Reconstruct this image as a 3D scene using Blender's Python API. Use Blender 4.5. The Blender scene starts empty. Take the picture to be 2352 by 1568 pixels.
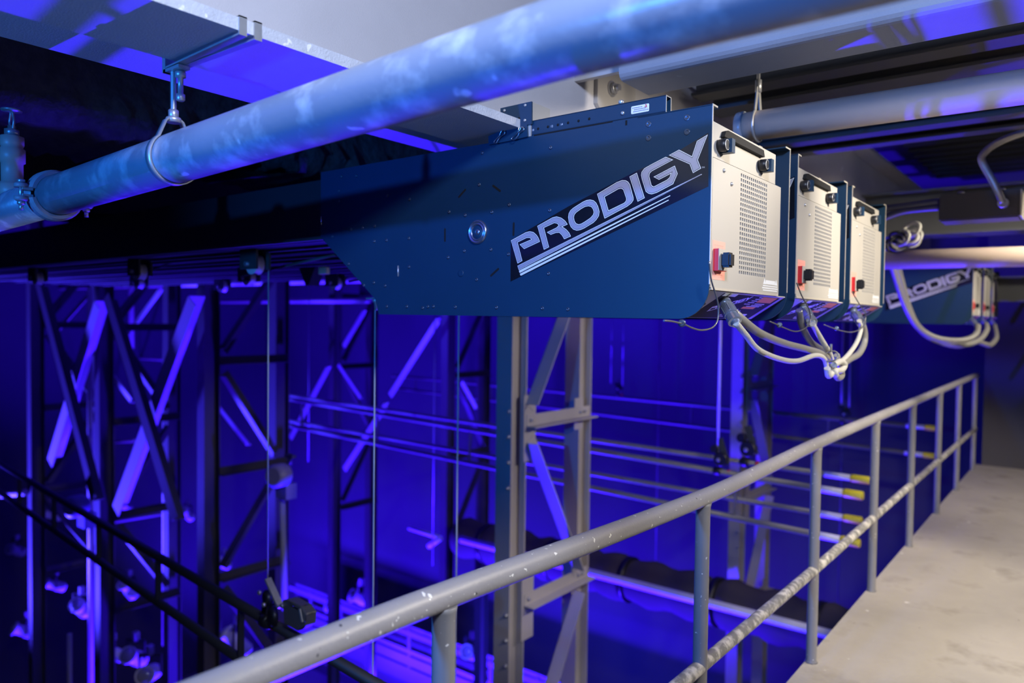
import bpy, bmesh, math, random
from mathutils import Vector, Matrix
from mathutils.geometry import tessellate_polygon
random.seed(7)
SC = bpy.context.scene
COL = SC.collection

# ------------------------------------------------------------------ camera
FPX, CX, CY = 1704.0, 1176.0, 784.0            # focal length in pixels of the 2352 px wide frame
YAW, PITCH, ROLL, EYE = math.radians(38.06), math.atan(50 / 1704.0), math.atan(0.0125), 1.62
FW = Vector((-math.sin(YAW) * math.cos(PITCH), math.cos(YAW) * math.cos(PITCH), -math.sin(PITCH)))
_r0 = Vector((math.cos(YAW), math.sin(YAW), 0)); _u0 = _r0.cross(FW)
RT = _r0 * math.cos(ROLL) + _u0 * math.sin(ROLL); UP = RT.cross(FW)
EYEP = Vector((0, 0, EYE))
cam_d = bpy.data.cameras.new('camera'); cam = bpy.data.objects.new('camera', cam_d); COL.objects.link(cam)
cam_d.sensor_width = 36.0; cam_d.lens = FPX / 2352 * 36.0; cam_d.clip_start = 0.02
cam.matrix_world = Matrix(((RT.x, UP.x, -FW.x, 0), (RT.y, UP.y, -FW.y, 0), (RT.z, UP.z, -FW.z, EYE), (0, 0, 0, 1)))
cam_d.dof.use_dof = True; cam_d.dof.focus_distance = 2.05; cam_d.dof.aperture_fstop = 2.0
SC.camera = cam

def P(x, y, ax, v):
    """point where the sight line through photo pixel (x, y) meets the real plane ax = v"""
    d = RT * ((x - CX) / FPX) - UP * ((y - CY) / FPX) + FW
    i = 'XYZ'.index(ax)
    return EYEP + d * ((v - EYEP[i]) / d[i])

# ------------------------------------------------------------------ world, lamps, exposure
SC.view_settings.view_transform = 'Standard'; SC.view_settings.look = 'None'
SC.view_settings.gamma = 1.0; SC.view_settings.use_curve_mapping = False
SC.view_settings.exposure = 0.0
W = bpy.data.worlds.new('world'); SC.world = W; W.use_nodes = True
W.node_tree.nodes['Background'].inputs[0].default_value = (0.004, 0.008, 0.05, 1)
W.node_tree.nodes['Background'].inputs[1].default_value = 0.2

def lamp(name, kind, loc, target, col, watt, size=0.3, sy=None, spot=None):
    d = bpy.data.lights.new(name, kind); o = bpy.data.objects.new(name, d); COL.objects.link(o)
    d.color = col; d.energy = watt; o.location = loc
    if kind == 'AREA':
        d.size = size
        if sy: d.shape = 'RECTANGLE'; d.size_y = sy
    else:
        d.shadow_soft_size = size
    if kind == 'SPOT':
        d.spot_size = math.radians(spot or 90); d.spot_blend = 0.6
    o.rotation_euler = (Vector(target) - Vector(loc)).to_track_quat('-Z', 'Y').to_euler()
    return o
BLUE = (0.036, 0.006, 1.0)
# the blue stage wash: floor lamps on the stage throwing up, strips washing the back wall, and a spot added for the beam flange
lamp('wall_wash', 'AREA', (-8.5, 10.4, -6.0), (-8.5, 13.2, -3.6), BLUE, 1500, 8.0, 0.4)
lamp('wall_wash', 'AREA', (-15.0, 9.4, -6.0), (-15.0, 13.2, -3.0), BLUE, 900, 5.0, 0.4)
lamp('stage_wash', 'SPOT', (-5.2, 5.7, -7.6), (-5.0, 7.6, 2.0), BLUE, 16000, 0.25, spot=68)
lamp('stage_wash', 'SPOT', (-9.0, 5.8, -7.6), (-8.8, 7.4, 2.0), BLUE, 15000, 0.25, spot=70)
lamp('stage_wash', 'SPOT', (-13.2, 6.4, -7.6), (-13.0, 7.0, 2.0), BLUE, 10000, 0.25, spot=90)
lamp('stage_wash', 'SPOT', (-4.5, 8.8, -7.4), (-0.55, 5.2, 2.1), BLUE, 11000, 0.15, spot=15)
lamp('stage_wash', 'SPOT', (-4.2, 4.6, -7.5), (-0.3, 2.85, 2.3), BLUE, 15000, 0.1, spot=12)
lamp('stage_wash', 'SPOT', (-14.5, 2.2, -5.0), (-11.5, 4.4, 0.0), (0.05, 0.03, 1.0), 24000, 0.3, spot=56)
lamp('stage_wash', 'SPOT', (-4.6, 5.6, -6.0), (-1.75, 0.75, 2.2), BLUE, 7500, 0.035, spot=22)  # added narrow spot that streaks the overhead flange past the near batten
lamp('floor_wash', 'SPOT', (-6.5, 8.6, -2.5), (-7.5, 10.6, -7.5), (0.022, 0.022, 1.0), 1500, 0.2, spot=120)
# warm white work lamps over the gallery, aimed down at the walkway and the hoist ends
WARM = (1.0, 0.90, 0.745)
for wx, wy, wz, ww, wc, wt in ((0.75, 2.9, 2.6, 330, 106, 0.0), (0.8, 5.2, 2.7, 330, 98, 0.45), (0.8, 7.9, 2.75, 140, 92, 0.0)):
    lamp('gallery_lamp', 'SPOT', (wx, wy, wz), (wx - 1.0, wy + wt, wz - 1.25), WARM, ww, 0.16, spot=wc).data.spot_blend = 0.3
# cool work lamps behind the photographer
lamp('cool_lamp', 'SPOT', (-1.35, -2.4, 1.85), (-1.1, 1.86, 1.88), (0.02, 0.235, 1.0), 600, 0.05, spot=66)
lamp('cool_lamp', 'AREA', (0.55, 0.1, 2.95), (-1.4, 1.3, 2.2), (0.62, 0.72, 1.0), 85, 0.3)

# ------------------------------------------------------------------ materials
def mat(name, col, rough=0.5, metal=0.0, var=0.0, vscale=6.0, bump=0.0, bscale=60.0, chips=None, spec=0.5, blotch=None, coat=0.0):
    m = bpy.data.materials.new(name); m.use_nodes = True
    nt = m.node_tree; N = nt.nodes; L = nt.links; b = N['Principled BSDF']
    b.inputs['Roughness'].default_value = rough; b.inputs['Metallic'].default_value = metal
    b.inputs['Specular IOR Level'].default_value = spec
    b.inputs['Coat Weight'].default_value = coat
    tc = N.new('ShaderNodeTexCoord'); src = None
    c4 = (*col, 1)
    def noise(sc, det=3.0, rg=0.55):
        n = N.new('ShaderNodeTexNoise'); n.inputs['Scale'].default_value = sc
        n.inputs['Detail'].default_value = det; n.inputs['Roughness'].default_value = rg
        L.new(tc.outputs['Object'], n.inputs['Vector']); return n
    def mixc(fac, a, bcol):
        mx = N.new('ShaderNodeMix'); mx.data_type = 'RGBA'
        if hasattr(fac, 'links'): L.new(fac, mx.inputs[0])
        else: mx.inputs[0].default_value = fac
        for v, i in ((a, 6), (bcol, 7)):
            if isinstance(v, tuple): mx.inputs[i].default_value = v
            else: L.new(v, mx.inputs[i])
        return mx.outputs[2]
    def ramp(sock, lo, hi):
        r = N.new('ShaderNodeMapRange'); r.inputs[1].default_value = lo; r.inputs[2].default_value = hi
        L.new(sock, r.inputs[0]); return r.outputs[0]
    cur = c4
    if var:
        n = noise(vscale, 5)
        cur = mixc(ramp(n.outputs[0], 0.3, 0.7), tuple(max(0, c * (1 - var)) for c in col) + (1,), tuple(min(1, c * (1 + var)) for c in col) + (1,))
    if blotch:                                  # (colour, scale, lo, hi)
        n = noise(blotch[1], 4, 0.6)
        cur = mixc(ramp(n.outputs[0], blotch[2], blotch[3]), cur, (*blotch[0], 1))
    for ch in (chips or []):                    # list of (colour, scale, lo, hi): worn spots
        n = noise(ch[1], 2, 0.5)
        cur = mixc(ramp(n.outputs[0], ch[2], ch[3]), cur, (*ch[0], 1))
    if isinstance(cur, tuple): b.inputs['Base Color'].default_value = cur
    else: L.new(cur, b.inputs['Base Color'])
    if bump:
        n = noise(bscale, 4); bp = N.new('ShaderNodeBump'); bp.inputs['Strength'].default_value = bump; bp.inputs['Distance'].default_value = 0.01
        L.new(n.outputs[0], bp.inputs['Height']); L.new(bp.outputs[0], b.inputs['Normal'])
    return m
M = {}
M['grey_steel'] = mat('grey_painted_steel', (0.42, 0.40, 0.39), 0.55, var=0.06, vscale=3, bump=0.08, bscale=160)
M['beam_steel'] = mat('grey_beam_paint', (0.50, 0.485, 0.50), 0.6, var=0.07, vscale=2.5, bump=0.15, bscale=220, chips=[((0.7, 0.7, 0.7), 9, 0.73, 0.75)])
M['rail_paint'] = mat('rail_paint', (0.30, 0.285, 0.285), 0.42, var=0.08, vscale=5, bump=0.1, bscale=120,
                      chips=[((0.8, 0.78, 0.72), 55, 0.705, 0.72), ((0.78, 0.76, 0.72), 95, 0.735, 0.755), ((0.05, 0.05, 0.06), 48, 0.735, 0.75)])
M['rail_worn'] = mat('rail_paint_worn', (0.23, 0.22, 0.205), 0.5, var=0.1, vscale=6, bump=0.25, bscale=90, blotch=((0.62, 0.58, 0.52), 24, 0.46, 0.62))
M['pipe_paint'] = mat('pipe_paint', (0.27, 0.30, 0.35), 0.3, var=0.06, vscale=3, bump=0.05, bscale=60, blotch=((0.55, 0.58, 0.62), 10, 0.5, 0.68), chips=[((0.75, 0.75, 0.78), 17, 0.72, 0.75)])  # pale blotches for dust, lightened to carry the pipe's highlight
M['pipe_plain'] = mat('pipe_paint_plain', (0.58, 0.46, 0.37), 0.4, var=0.06, vscale=3)
M['galv'] = mat('galvanised', (0.50, 0.50, 0.50), 0.38, 0.6, var=0.1, vscale=30)
M['chrome'] = mat('chrome', (0.72, 0.74, 0.78), 0.2, 1.0)
M['bolt'] = mat('bolt_zinc', (0.55, 0.55, 0.56), 0.35, 0.75)
M['panel'] = mat('black_powder_coat', (0.006, 0.034, 0.080), 0.42, bump=0.06, bscale=500, var=0.08, vscale=2)
M['tube_black'] = mat('black_anodised', (0.02, 0.022, 0.03), 0.45)
M['black'] = mat('black_plastic', (0.012, 0.012, 0.015), 0.4)
M['hole'] = mat('hole_black', (0.002, 0.002, 0.003), 0.9)
M['cover'] = mat('warm_grey_cover', (0.42, 0.395, 0.355), 0.5, bump=0.04, bscale=700)
M['edge'] = mat('bare_edge', (0.62, 0.57, 0.48), 0.4, 0.3)
M['white'] = mat('white_vinyl', (0.80, 0.82, 0.85), 0.35)
M['lavender'] = mat('silver_vinyl', (0.52, 0.51, 0.60), 0.22, 0.35, spec=0.6)
M['gloss_black'] = mat('gloss_black_vinyl', (0.008, 0.010, 0.016), 0.12, spec=0.6)
M['screw'] = mat('black_screw', (0.10, 0.13, 0.18), 0.3, 0.7)
M['pink'] = mat('pink_label', (0.78, 0.36, 0.29), 0.6)
M['pink_text'] = mat('pink_label_print', (0.78, 0.34, 0.28), 0.6)
M['red'] = mat('red_plastic', (0.60, 0.02, 0.025), 0.4)
M['orange'] = mat('orange_print', (0.85, 0.27, 0.06), 0.55)
M['grey_print'] = mat('grey_print', (0.60, 0.58, 0.55), 0.55)
M['cable_grey'] = mat('grey_cable_jacket', (0.22, 0.21, 0.19), 0.45)
M['cable_white'] = mat('white_cable_jacket', (0.47, 0.455, 0.40), 0.5, bump=0.35, bscale=180)
M['wire'] = mat('wire_rope_steel', (0.58, 0.58, 0.58), 0.5, 0.15, bump=0.5, bscale=350)
M['wire_dark'] = mat('thin_cable', (0.18, 0.18, 0.2), 0.35, 0.5)
M['batten'] = mat('black_batten', (0.14, 0.14, 0.14), 0.38)
M['batten_dark'] = mat('dark_batten', (0.016, 0.018, 0.024), 0.5)
M['yellow'] = mat('yellow_cap', (0.95, 0.78, 0.015), 0.45)
M['white_tape'] = mat('white_tape', (0.75, 0.73, 0.70), 0.6)
M['concrete'] = mat('concrete', (0.37, 0.335, 0.275), 0.85, var=0.13, vscale=1.6, bump=0.35, bscale=45,
                    blotch=((0.27, 0.24, 0.19), 3.2, 0.55, 0.72), chips=[((0.12, 0.11, 0.10), 30, 0.76, 0.78), ((0.7, 0.66, 0.58), 14, 0.74, 0.78)])
M['wall'] = mat('dark_wall', (0.085, 0.08, 0.09), 0.9, var=0.12, vscale=0.6)
M['wall_stage'] = mat('stage_wall', (0.08, 0.077, 0.095), 0.9, var=0.1, vscale=0.5)
M['ceiling'] = mat('black_deck', (0.05, 0.053, 0.055), 0.85, var=0.1, vscale=1)
M['dark_steel'] = mat('dark_steel', (0.05, 0.052, 0.056), 0.55)
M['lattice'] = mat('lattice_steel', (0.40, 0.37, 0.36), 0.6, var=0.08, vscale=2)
M['lattice_shaded'] = mat('lattice_steel_shaded', (0.055, 0.052, 0.052), 0.6, var=0.08, vscale=2)  # same steel as the lattice; shade of the unlit columns is in the colour
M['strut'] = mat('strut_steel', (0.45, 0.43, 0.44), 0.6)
M['cross_steel'] = mat('blue_grey_beam_paint', (0.24, 0.26, 0.30), 0.5, var=0.08, vscale=3, bump=0.12, bscale=200, chips=[((0.6, 0.6, 0.6), 8, 0.74, 0.76)])
M['label_black'] = mat('matt_black_label', (0.012, 0.012, 0.013), 0.75, spec=0.25)
M['tether'] = mat('tether_wire', (0.16, 0.16, 0.17), 0.35, 0.6)
M['flange_lit_edge'] = mat('flange_lit_edge_tone', (0.56, 0.58, 0.63), 0.6, var=0.1, vscale=14, bump=0.35, bscale=160, chips=[((0.85, 0.85, 0.85), 30, 0.66, 0.68)])  # paler than the beam paint: the lit look of the edge as colour
M['drum_grey'] = mat('drum_grey', (0.17, 0.15, 0.34), 0.5)
M['gallery_paint'] = mat('gallery_paint', (0.10, 0.10, 0.11), 0.5)
M['post_paint'] = mat('post_paint', (0.21, 0.20, 0.195), 0.45, var=0.08, vscale=5, chips=[((0.7, 0.68, 0.64), 70, 0.72, 0.74)])
M['stage_floor'] = mat('stage_floor', (0.30, 0.28, 0.31), 0.75, var=0.15, vscale=0.7)
M['fireproof'] = mat('sprayed_fireproofing', (0.075, 0.09, 0.09), 0.95, var=0.3, vscale=18, bump=1.0, bscale=30)
M['duct'] = mat('brown_black_cloth', (0.055, 0.045, 0.05), 0.85)
M['tan'] = mat('tan_tag', (0.92, 0.75, 0.48), 0.6)
M['fixture'] = mat('fixture_black', (0.085, 0.08, 0.08), 0.4)
M['fixture_grey'] = mat('fixture_grey', (0.75, 0.74, 0.78), 0.45)
M['lens'] = mat('lens_glass', (0.5, 0.5, 0.55), 0.08, 0.3)
M['brown_rubber'] = mat('coupling_paint', (0.30, 0.27, 0.28), 0.45)

# ------------------------------------------------------------------ mesh helpers
def NB(): return bmesh.new()
def quad_box(bm, corners):
    v = [bm.verts.new(c) for c in corners]          # 4 bottom ring, 4 top ring
    for f in ((3, 2, 1, 0), (4, 5, 6, 7), (0, 1, 5, 4), (1, 2, 6, 5), (2, 3, 7, 6), (3, 0, 4, 7)):
        bm.faces.new([v[i] for i in f])
def box(bm, x0, x1, y0, y1, z0, z1):
    x0, x1 = sorted((x0, x1)); y0, y1 = sorted((y0, y1)); z0, z1 = sorted((z0, z1))
    quad_box(bm, [(x0, y0, z0), (x1, y0, z0), (x1, y1, z0), (x0, y1, z0), (x0, y0, z1), (x1, y0, z1), (x1, y1, z1), (x0, y1, z1)])
def frame_of(d):
    d = d.normalized(); a = Vector((0, 0, 1)) if abs(d.z) < 0.9 else Vector((1, 0, 0))
    s = d.cross(a).normalized(); return d, s, s.cross(d)
def bar(bm, p0, p1, w, h, up=None):
    p0, p1 = Vector(p0), Vector(p1); d, s, u = frame_of(p1 - p0)
    if up is not None:
        s = d.cross(Vector(up)).normalized(); u = s.cross(d)
    c = [(-w / 2, -h / 2), (w / 2, -h / 2), (w / 2, h / 2), (-w / 2, h / 2)]
    quad_box(bm, [p0 + s * a + u * b for a, b in c] + [p1 + s * a + u * b for a, b in c])
def tube(bm, pts, r, seg=14, cap=True, radii=None):
    pts = [Vector(p) for p in pts]; n = len(pts); rings = []
    d, s, u = frame_of(pts[1] - pts[0])
    for i, p in enumerate(pts):
        t = (pts[min(i + 1, n - 1)] - pts[max(i - 1, 0)]).normalized()
        s = (s - t * s.dot(t)).normalized(); u = s.cross(t)
        rr = radii[i] if radii else r
        rings.append([bm.verts.new(p + (s * math.cos(k * 2 * math.pi / seg) + u * math.sin(k * 2 * math.pi / seg)) * rr) for k in range(seg)])
    for a, b in zip(rings, rings[1:]):
        for k in range(seg):
            f = bm.faces.new((a[k], a[(k + 1) % seg], b[(k + 1) % seg], b[k])); f.smooth = True
    if cap:
        bm.faces.new(rings[0][::-1]); bm.faces.new(rings[-1])
def cyl(bm, p0, p1, r, seg=14, r2=None): tube(bm, [p0, p1], r, seg, radii=[r, r if r2 is None else r2])
def smooth(pts, n=8):
    pts = [Vector(p) for p in pts]; out = []
    q = [pts[0] * 2 - pts[1]] + pts + [pts[-1] * 2 - pts[-2]]
    for i in range(1, len(q) - 2):
        a, b, c, d = q[i - 1], q[i], q[i + 1], q[i + 2]
        for k in range(n):
            t = k / n
            out.append(0.5 * ((2 * b) + (c - a) * t + (2 * a - 5 * b + 4 * c - d) * t * t + (3 * b - a - 3 * c + d) * t ** 3))
    return out + [pts[-1]]
def lathe(bm, c, axis, prof, seg=24, sm=True):
    d, s, u = frame_of(Vector(axis)); c = Vector(c); rings = []
    for r, h in prof:
        rings.append([bm.verts.new(c + d * h + (s * math.cos(k * 2 * math.pi / seg) + u * math.sin(k * 2 * math.pi / seg)) * max(r, 1e-5)) for k in range(seg)])
    for a, b in zip(rings, rings[1:]):
        for k in range(seg):
            f = bm.faces.new((a[k], a[(k + 1) % seg], b[(k + 1) % seg], b[k])); f.smooth = sm
    bm.faces.new(rings[0][::-1]); bm.faces.new(rings[-1])
def extrude_poly(bm, pts3, vec):
    a = [bm.verts.new(p) for p in pts3]; b = [bm.verts.new(Vector(p) + Vector(vec)) for p in pts3]
    n = len(a)
    for tri in tessellate_polygon([[Vector(p) for p in pts3]]):
        try:
            bm.faces.new([a[i] for i in tri]); bm.faces.new([b[i] for i in reversed(tri)])
        except ValueError: pass
    for i in range(n):
        bm.faces.new((a[i], a[(i + 1) % n], b[(i + 1) % n], b[i]))
def hexbolt(bm, c, axis, r, h, shank=0.0):
    axis = Vector(axis).normalized(); lathe(bm, c, axis, [(r, 0), (r, h * 0.85), (r * 0.85, h)], 6)
    if shank: cyl(bm, Vector(c) + axis * h * 0.8, Vector(c) + axis * (h + shank), r * 0.55, 10)
def world_loc(o):
    v = Vector((0, 0, 0))
    while o: v += o.location; o = o.parent
    return v
def obj(name, bm, m, parent=None, label=None, mats=None):
    bmesh.ops.recalc_face_normals(bm, faces=bm.faces[:])
    if parent is not None:
        w = world_loc(parent)
        for v in bm.verts: v.co -= w
    me = bpy.data.meshes.new(name); bm.to_mesh(me); bm.free()
    for mm in (mats or [m]): me.materials.append(mm)
    o = bpy.data.objects.new(name, me); COL.objects.link(o)
    if parent is not None: o.parent = parent
    if label: o['label'] = label
    return o
def tag(o, label, cat, group=None):
    o['label'] = label; o['category'] = cat
    if group: o['group'] = group
    return o
def thing(name, loc, label, cat, group=None):
    o = bpy.data.objects.new(name, None); COL.objects.link(o); o.location = loc; o.empty_display_size = 0.1
    return tag(o, label, cat, group)
def struct(name, bm, m): o = obj(name, bm, m); o['kind'] = 'structure'; return o
def copy_tree(o, parent=None, skip=()):
    c = o.copy(); COL.objects.link(c)
    if parent is not None: c.parent = parent
    for ch in list(o.children):
        if ch.name.split('.')[0] not in skip: copy_tree(ch, c, skip)
    return c
def copy_thing(o, delta, label, group=None, skip=()):
    c = copy_tree(o, None, skip); c.location = o.location + Vector(delta); c['label'] = label
    if group: c['group'] = group
    return c
def text_mesh(bm, s, size, origin, ux, uz, shear=0.0, mi=0):
    cu = bpy.data.curves.new('t', 'FONT'); cu.body = s; cu.size = size; cu.shear = shear; cu.resolution_u = 3
    to = bpy.data.objects.new('t', cu); COL.objects.link(to)
    dg = bpy.context.evaluated_depsgraph_get(); me = to.evaluated_get(dg).to_mesh()
    vs = [bm.verts.new(Vector(origin) + Vector(ux) * v.co.x + Vector(uz) * v.co.y) for v in me.vertices]
    for p in me.polygons:
        try: bm.faces.new([vs[i] for i in p.vertices]).material_index = mi
        except ValueError: pass
    to.evaluated_get(dg).to_mesh_clear(); bpy.data.objects.remove(to); bpy.data.curves.remove(cu)
def ibeam(bm, axis, a0, a1, c, zb, w, h, tf, tw):
    """I section running along axis; c = centre across, zb = underside"""
    def bx(u0, u1, z0, z1):
        if axis == 'Y': box(bm, u0, u1, a0, a1, z0, z1)
        else: box(bm, a0, a1, u0, u1, z0, z1)
    bx(c - w / 2, c + w / 2, zb, zb + tf); bx(c - tw / 2, c + tw / 2, zb + tf, zb + h - tf); bx(c - w / 2, c + w / 2, zb + h - tf, zb + h)
def angle(bm, p0, p1, leg, t, n1, n2):
    """L section from p0 to p1, legs lying along directions n1 and n2"""
    p0, p1, n1, n2 = Vector(p0), Vector(p1), Vector(n1).normalized(), Vector(n2).normalized()
    def slab(a, b):
        q = [p0, p0 + a, p0 + a + b, p0 + b]; quad_box(bm, q + [v + (p1 - p0) for v in q])
    slab(n1 * leg, n2 * t); slab(n2 * leg, n1 * t)

# ------------------------------------------------------------------ the setting
XR = -1.02                                         # plane of the gallery railing
bm = NB(); box(bm, -1.045, 1.7, -1.5, 10.15, -0.28, 0.0); struct('floor', bm, M['concrete'])
bm = NB(); box(bm, -19, -1.1, -3, 13.0, -8.3, -8.1); struct('floor', bm, M['stage_floor'])
bm = NB(); box(bm, -19, -0.9, 12.6, 12.8, -8.3, 3.4); struct('wall_back', bm, M['wall_stage'])
bm = NB(); box(bm, -0.98, 1.9, 10.15, 12.6, -8.3, 3.4); struct('wall_far', bm, M['wall'])
bm = NB(); box(bm, 1.7, 1.9, -3.5, 10.15, -0.28, 3.4); struct('wall_right', bm, M['wall'])
bm = NB(); box(bm, -19.2, -19, -3, 12.8, -8.3, 3.4); struct('wall_left', bm, M['wall_stage'])
bm = NB(); box(bm, -1.045, -0.95, -1.5, 10.15, -8.1, -0.28); struct('wall_below', bm, M['wall'])
bm = NB(); box(bm, -19, 1.9, -3.5, 12.8, 3.4, 3.5)
for i in range(34):                                 # ribs of the steel deck over the gallery
    y = 1.0 + i * 0.27; quad_box(bm, [(-1.5, y, 3.34), (1.7, y, 3.34), (1.7, y + 0.09, 3.34), (-1.5, y + 0.09, 3.34), (-1.5, y - 0.03, 3.4), (1.7, y - 0.03, 3.4), (1.7, y + 0.12, 3.4), (-1.5, y + 0.12, 3.4)])
struct('ceiling', bm, M['ceiling'])

# ------------------------------------------------------------------ main beam over the hoists
beam = thing('steel_beam', (-1.575, -1.5, 2.22), 'large grey steel beam running overhead that the near hoists hang from', 'beam')
bm = NB(); box(bm, -1.585, -1.565, -1.5, 10.1, 2.246, 3.0); obj('web', bm, M['beam_steel'], beam)
bm = NB(); box(bm, -1.725, -1.43, -1.5, 10.1, 2.22, 2.246); obj('bottom_flange', bm, M['beam_steel'], beam)
bm = NB(); box(bm, -1.4302, -1.4285, -1.5, 10.1, 2.2195, 2.2465); obj('flange_lit_edge', bm, M['flange_lit_edge'], beam)  # added thin strip, coloured as the light catching the flange edge
bm = NB(); box(bm, -1.725, -1.43, -1.5, 10.1, 3.0, 3.026); obj('top_flange', bm, M['beam_steel'], beam)
ch = thing('channel_beam', (-1.81, -1.5, 2.23), 'narrow steel channel lying against the far side of the large overhead beam', 'beam')
bm = NB(); box(bm, -2.135, -1.70, -1.5, 3.2, 2.30, 2.318); obj('bottom_flange', bm, M['beam_steel'], ch)
bm = NB(); box(bm, -2.135, -2.12, -1.5, 3.2, 2.318, 2.9); obj('web', bm, M['beam_steel'], ch)

cb = thing('cross_beam', (-1.3, 2.37, 2.45), 'heavy grey rectangular beam crossing overhead above the first hoist end', 'beam')
bm = NB(); box(bm, -1.31, 1.7, 2.25, 2.495, 2.45, 2.80)
bmesh.ops.bevel(bm, geom=[e for e in bm.edges if abs((e.verts[0].co - e.verts[1].co).x) > 1], offset=0.03, segments=4, affect='EDGES', profile=0.5)
obj('tube_body', bm, M['cross_steel'], cb)
bm = NB(); box(bm, -1.565, -1.25, 2.36, 2.385, 2.52, 2.76); obj('end_tab', bm, M['grey_steel'], cb)
cp = thing('clip_plate', (-1.565, 2.6, 2.46), 'grey bolted connection plate on the beam web behind the first hoist', 'plate')
bm = NB(); extrude_poly(bm, [(-1.564, 2.50, 2.80), (-1.564, 2.50, 2.47), (-1.564, 2.53, 2.445), (-1.564, 2.80, 2.445), (-1.564, 2.80, 2.80)], (0.016, 0, 0)); obj('plate', bm, M['grey_steel'], cp)
bm = NB(); hexbolt(bm, (-1.548, 2.605, 2.55), (1, 0, 0), 0.024, 0.02, 0.018); obj('bolt', bm, M['bolt'], cp)
bm = NB(); lathe(bm, (-1.5479, 2.605, 2.55), (1, 0, 0), [(0.032, 0), (0.032, 0.004)], 20); obj('washer', bm, M['bolt'], cp)

# sprayed beam behind on the left, with a ragged lip
bm = NB()
sx0, sx1, n = -4.2, -3.3, 70
rows = []
for i in range(n + 1):
    y = 0.2 + i * 3.4 / n
    w = lambda a, k: a * (random.random() - 0.5)
    zb = 2.42
    prof = [(sx0, zb + 0.5), (sx1 - 0.02 + w(.015, 0), zb + 0.52), (sx1 + w(.03, 0), zb + 0.16 + w(.03, 0)), (sx1 + 0.05 + w(.06, 0), zb + 0.05 + w(.05, 0)),
            (sx1 - 0.02 + w(.08, 0), zb - 0.03 + w(.05, 0)), (sx1 - 0.22 + w(.1, 0), zb - 0.02 + w(.04, 0)), (sx1 - 0.4, zb + w(.05, 0)), (sx0, zb + w(.04, 0))]
    rows.append([bm.verts.new((px, y, pz)) for px, pz in prof])
for a, b in zip(rows, rows[1:]):
    for k in range(len(a)):
        bm.faces.new((a[k], a[(k + 1) % len(a)], b[(k + 1) % len(a)], b[k])).smooth = True
tag(obj('sprayed_beam', bm, M['fireproof']), 'dark beam coated in ragged sprayed fireproofing behind the foreground pipe', 'beam')

bm = NB(); box(bm, -5.6, -5.2, -1.5, 7.0, 2.30, 3.395); box(bm, -5.75, -5.05, -1.5, 7.0, 2.27, 2.30)  # added to cover the lit wall beyond with black
tag(obj('blocking_girder', bm, M['ceiling']), 'deep black girder added high at the left behind the sprayed beam', 'beam')

# ------------------------------------------------------------------ foreground sprinkler pipe
PY = 0.9
def pz(x): return 2.031 + (x + 0.6) * 0.034 if x < -0.6 else 2.031
PR = 0.0575
pa, pb = Vector((-6.0, PY, pz(-6.0))), Vector((1.2, PY, 2.035))
sp = thing('sprinkler_pipe', (-2.0, PY, 1.98), 'thick blue-grey sprinkler pipe crossing the foreground from upper centre to left', 'pipe')
jx = -2.43
bm = NB(); tube(bm, [(jx + 0.01, PY, pz(jx)), (-1.5, PY, pz(-1.5)), (-0.6, PY, pz(-0.6)), pb], PR, 40); obj('pipe_length', bm, M['pipe_paint'], sp)
bm = NB(); tube(bm, [pa, (jx - 0.01, PY, pz(jx))], PR, 40); obj('pipe_length', bm, M['pipe_paint'], sp)
# grooved coupling: two housing halves with ears and bolts
cpl = None
for s in (1, -1):
    bm = NB(); prof = []
    k = 14; c = Vector((jx, PY, pz(jx)))
    ring = []
    for i in range(k + 1):
        a = math.radians(-78 + 156 * i / k) if s > 0 else math.radians(102 + 156 * i / k)
        # angle measured from straight up, in the Y-Z plane
        d = Vector((0, math.sin(a), math.cos(a)))
        ring.append([bm.verts.new(c + Vector((x, 0, 0)) + d * r) for x, r in ((-0.024, PR + 0.001), (-0.024, PR + 0.011), (-0.014, PR + 0.017), (0.014, PR + 0.017), (0.024, PR + 0.011), (0.024, PR + 0.001))])
    for a, b in zip(ring, ring[1:]):
        for q in range(6): bm.faces.new((a[q], a[(q + 1) % 6], b[(q + 1) % 6], b[q]))
    bm.faces.new(ring[0]); bm.faces.new(ring[-1])
    for e in (1, -1):
        lathe(bm, c + Vector((0, e * (PR + 0.03), 0.012 * s)), (0, 0, s), [(0.018, 0), (0.018, 0.01), (0.014, 0.014)], 14)
        box(bm, c.x - 0.014, c.x + 0.014, c.y + e * (PR + 0.004), c.y + e * (PR + 0.03), c.z + 0.006 * s, c.z + 0.02 * s)
    h = obj('coupling_housing', bm, M['brown_rubber'], sp)
    for e in (1, -1):
        bm = NB(); q = c + Vector((0, e * (PR + 0.03), 0.026 * s)); hexbolt(bm, q, (0, 0, s), 0.011, 0.010, 0.016 if s < 0 else 0)
        if s > 0: cyl(bm, q, q - Vector((0, 0, 0.05)), 0.006, 10)
        obj('bolt', bm, M['bolt'], h)
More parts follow.
